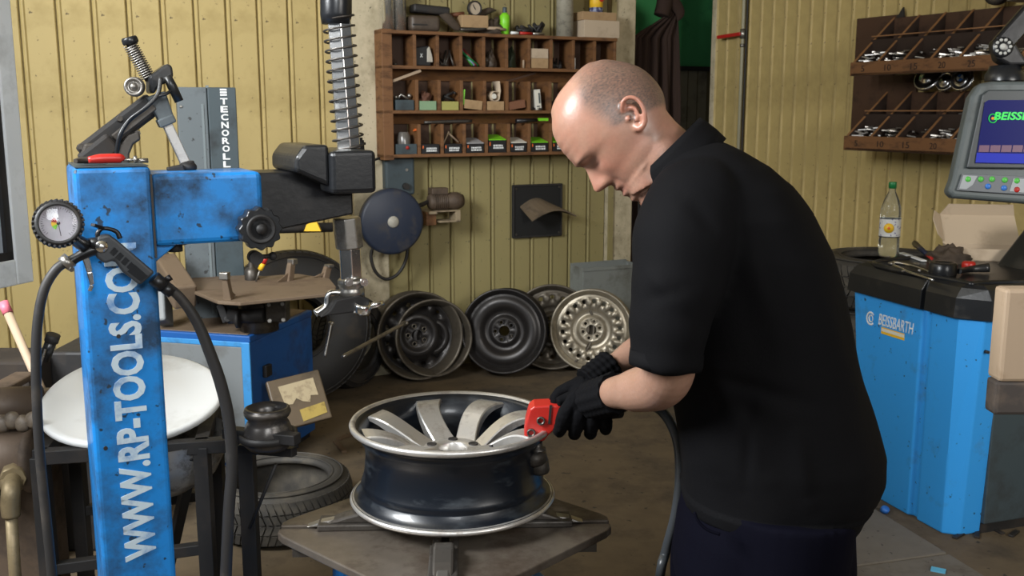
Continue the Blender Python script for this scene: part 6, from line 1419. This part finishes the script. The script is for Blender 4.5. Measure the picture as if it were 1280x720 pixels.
# collar: a rolled band standing round the neck
cn0 = []
col_c = X(846, 205, 0); cax = (XH * .62 + DOWN * .78).normalized() ; cx_ = (XH * .78 - DOWN * .62).normalized()   # cx_: towards the nape
def colring(s, r1, r2, lift):
    out = []
    for k in range(60):
        a = 2 * pi * k / 60; ca, sa = cos(a), sin(a)
        # nape (ca=1) stands high, the front (ca=-1) drops and closes
        h = s + lift * (ca * .5)
        out.append(col_c + (cax * h + cx_ * ca * r1 + LT * sa * r2) * kk)
    return out
cl_r = [colring(18, 66, 70, -10), colring(2, 64, 66, -10), colring(-14, 60, 61, -12), (colring(-22, 57, 58, -12)), colring(-20, 53, 54, -12), colring(0, 54, 55, -10), colring(18, 58, 60, -10)]
part('collar', MB().loft(cl_r, closed=False), CLOTHK, shirt, label='black ribbed collar')
# shoulder seam
part('shoulder_seam', MB().tube([P(895, 205, 1.64), P(902, 240, 1.595), P(906, 290, 1.575)], .0022, 6, sub=5), CLOTHK, shirt)
# ---- trousers
tr = MB(); tr.loft([ringE(x0, x1, y, DM, b, 48, .85) for y, x0, x1, b in ((590, 866, 1054, .170), (620, 860, 1058, .178), (650, 850, 1060, .184), (690, 843, 1060, .186), (720, 842, 1058, .18))])
def ls(Lg, g): return [(p + V((0, 0, 0)), r + g) for p, r in Lg]
for Lg, xo in ((nL, 0), (fL, 0)):
    q_ = ls(Lg, .022); q_[0] = (q_[0][0], .125); q_[-1] = (V((q_[-2][0].x, q_[-2][0].y, .055)), .082); q_[-2] = (q_[-2][0], .078)
    tr.tube([p for p, r in q_], [r for p, r in q_], 30, sub=5)
me = remesh(tr, .006, 4, .5)
bm_ = bmesh.new(); bm_.from_mesh(me); bm_.normal_update()
for v in bm_.verts:
    c = v.co; v.co = c + v.normal * (mnoise.noise(V((c.x * 12, c.y * 8, c.z * 5))) * .007)
bm_.to_mesh(me); bm_.free()
trs = put('trousers', me, NAVY, man, 'dark navy work trousers')
part('pocket_edge', MB().tube([P(868, 640, 1.625), P(873, 652, 1.62), P(884, 662, 1.615), P(900, 668, 1.61)], .003, 6, sub=5), NAVY, trs)
for Lg in (nL, fL):
    b_ = Lg[-1][0]; s_ = MB(); s_.loft([[V((b_.x + x * 1 , b_.y + .045 * w_ * sin(2 * pi * k / 20) * 1.0, .002 + h_ * (.5 + .5 * cos(2 * pi * k / 20)))) for k in range(20)] for x, w_, h_ in ((.085, .5, .06), (.07, .85, .09), (.02, .9, .11), (-.06, .95, .09), (-.13, 1.05, .065), (-.18, .9, .05), (-.20, .4, .035))])
    me = remesh(s_, .006, 2, .5); put('shoe', me, BLKM, man)
# ================================================================== red pneumatic tool
T0 = P(668, 528, 2.01)
def tq_(x, y, d=0.0): return P(x, y, 2.0 + d)
tl_ = thing('pneumatic_tool', 'red pneumatic weight tool gripped in the black gloves against the wheel', 'tool', P(672, 575, 2.0))
hb3 = MB().prism([tq_(x, y, -.03) for x, y in ((662, 512), (668, 508), (688, 507), (697, 507), (705, 508), (704, 535), (692, 539), (685, 545), (680, 552), (664, 553), (655, 548), (657, 530))], V((0, .055, 0)))
part('tool_body', hb3, RED, tl_, .004, 'red cast tool body', seg=3)
part('body_groove', MB().prism([tq_(x, y, -.032) for x, y in ((687, 507), (690, 507), (688, 530), (685, 530))], V((0, .004, 0))), BLKM, tl_)
for (x, y) in ((676, 526), (664, 541)):
    part('socket_screw', MB().lathe([(0, -.001), (.005, -.001), (.0055, .003), (.0085, .004), (.009, -.002)], tq_(x, y, -.031), (0, -1, 0), 16), STEELD, tl_)
part('handle', MB().cyl(tq_(700, 521), tq_(775, 512, -.08), .017, 18), BLKM, tl_)
part('spindle', MB().lathe([(.010, 0), (.010, .012), (.016, .014), (.016, .024), (.009, .028), (.009, .038), (.020, .040), (.021, .062), (.018, .068), (0, .068)], tq_(672, 552), (0.08, 0, -1), 20), STEELD, tl_)
part('cup_wheel', MB().lathe([(.015, 0), (.024, .004), (.024, .022), (.016, .028), (0, .028)], tq_(668, 565, -.005), (.25, -.1, -1), 20), STEELD, tl_, label='steel cup at the tool end')
ah = MB(); ah.tube([tq_(765, 513, -.06), P(795, 505, 1.93), P(825, 512, 1.95), P(845, 545, 1.96), P(850, 590, 1.96), P(845, 640, 1.97), P(832, 690, 1.99), P(824, 730, 2.0), PZ(812, 870, .02), PZ(700, 900, .012) + V((0, .2, 0))], .0105, 12, sub=6)
solo('air_hose', ah, mat('dark grey hose', (.05, .055, .06), .35), 'dark grey air hose hanging in front of the man down to the floor', 'hose')
# ================================================================== gloved hands
def glove(ch, palm, cuff, label):
    g = MB()
    for pts, rs in ch: g.tube(pts, rs, 12, sub=4)
    for c, r, M in palm: g.ell(c, r, M)
    me = remesh(g, .0022, 2, .5)
    bm_ = bmesh.new(); bm_.from_mesh(me); bm_.normal_update()
    for v in bm_.verts: v.co += v.normal * (.0012 * mnoise.noise(v.co * 90) + .0008 * sin(v.co.x * 900) * 0)
    bm_.to_mesh(me); bm_.free()
    go = put('glove', me, GLOVE, man, label)
    a, b, r0_, r1_ = cuff; ax = (b - a); L_ = ax.length; ax.normalize(); rings = []
    x = ZH - ax * ZH.dot(ax); x.normalize(); y = ax.cross(x)
    for i in range(25):
        t = i / 24; c = a + ax * L_ * t; r = r0_ + (r1_ - r0_) * t
        rings.append([c + (x * cos(2 * pi * k / 48) + y * sin(2 * pi * k / 48)) * (r * (1 + .045 * cos(k * pi / 2)) + .0012 * sin(i * 1.5)) for k in range(48)])
    part('cuff', MB().loft(rings), GLOVE, go)
    return go
d_ = 1.0
# near (left) hand: back of the hand to the camera, fingers closed under and behind the handle
def Q(x, y, D): return P(x, y, D)
nf = []
for i, (x, y) in enumerate(((709, 512), (725, 514), (742, 515), (757, 513))):
    ln_ = (1.0, 1.06, 1.0, .85)[i]; bx = (-10, -7, -4, 0)[i]
    nf.append(([Q(x + 14, y - 14, 1.885), Q(x + bx * .2, y + 3, 1.872), Q(x + bx * .7, y + 19 * ln_, 1.885), Q(x + bx, y + 27 * ln_, 1.925), Q(x + bx * .8, y + 20 * ln_, 1.968), Q(x + bx * .5, y + 8, 1.985)],
               [.016, .0150, .0138, .0128, .0118, .0095]))
nf.append(([Q(752, 500, 1.90), Q(730, 494, 1.935), Q(712, 497, 1.955), Q(697, 503, 1.95)], [.020, .0150, .0125, .0095]))   # thumb along the top
glove(nf, [(Q(736, 505, 1.885), V((.052, .021, .040)), frame((0, 0, 0), (1, .25, .12), (0, 1, 0))), (Q(752, 501, 1.87), V((.034, .024, .036)), None)], (Q(740, 500, 1.868), Q(770, 491, 1.785), .0365, .0385), 'black knitted left glove wrapped under the tool')
# far (right) hand: over the top of the tool
ffn = []
for i, (x, y, D) in enumerate(((716, 483, 1.99), (714, 484, 2.01), (714, 485, 2.03), (716, 487, 2.05))):
    ffn.append(([Q(x + 16, y - 4, D), Q(x - 6, y + 2 + i, D + .005), Q(x - 20, y + 12 + i * 2, D + .008), Q(x - 22 + i * 2, y + 26 + i * 2, D + .002)], [.015, .0135, .0125, .010]))
ffn.append(([Q(738, 487, 1.97), Q(722, 498, 1.958), Q(708, 507, 1.955)], [.017, .014, .0105]))
glove(ffn, [(Q(728, 482, 2.005), V((.040, .042, .020)), frame((0, 0, 0), (1, 0, .45), (0, 1, 0)))], (Q(733, 479, 2.0), Q(765, 456, 2.03), .031, .0335), 'black knitted right glove closed over the tool top')
# tidy: every label within the limit is set above
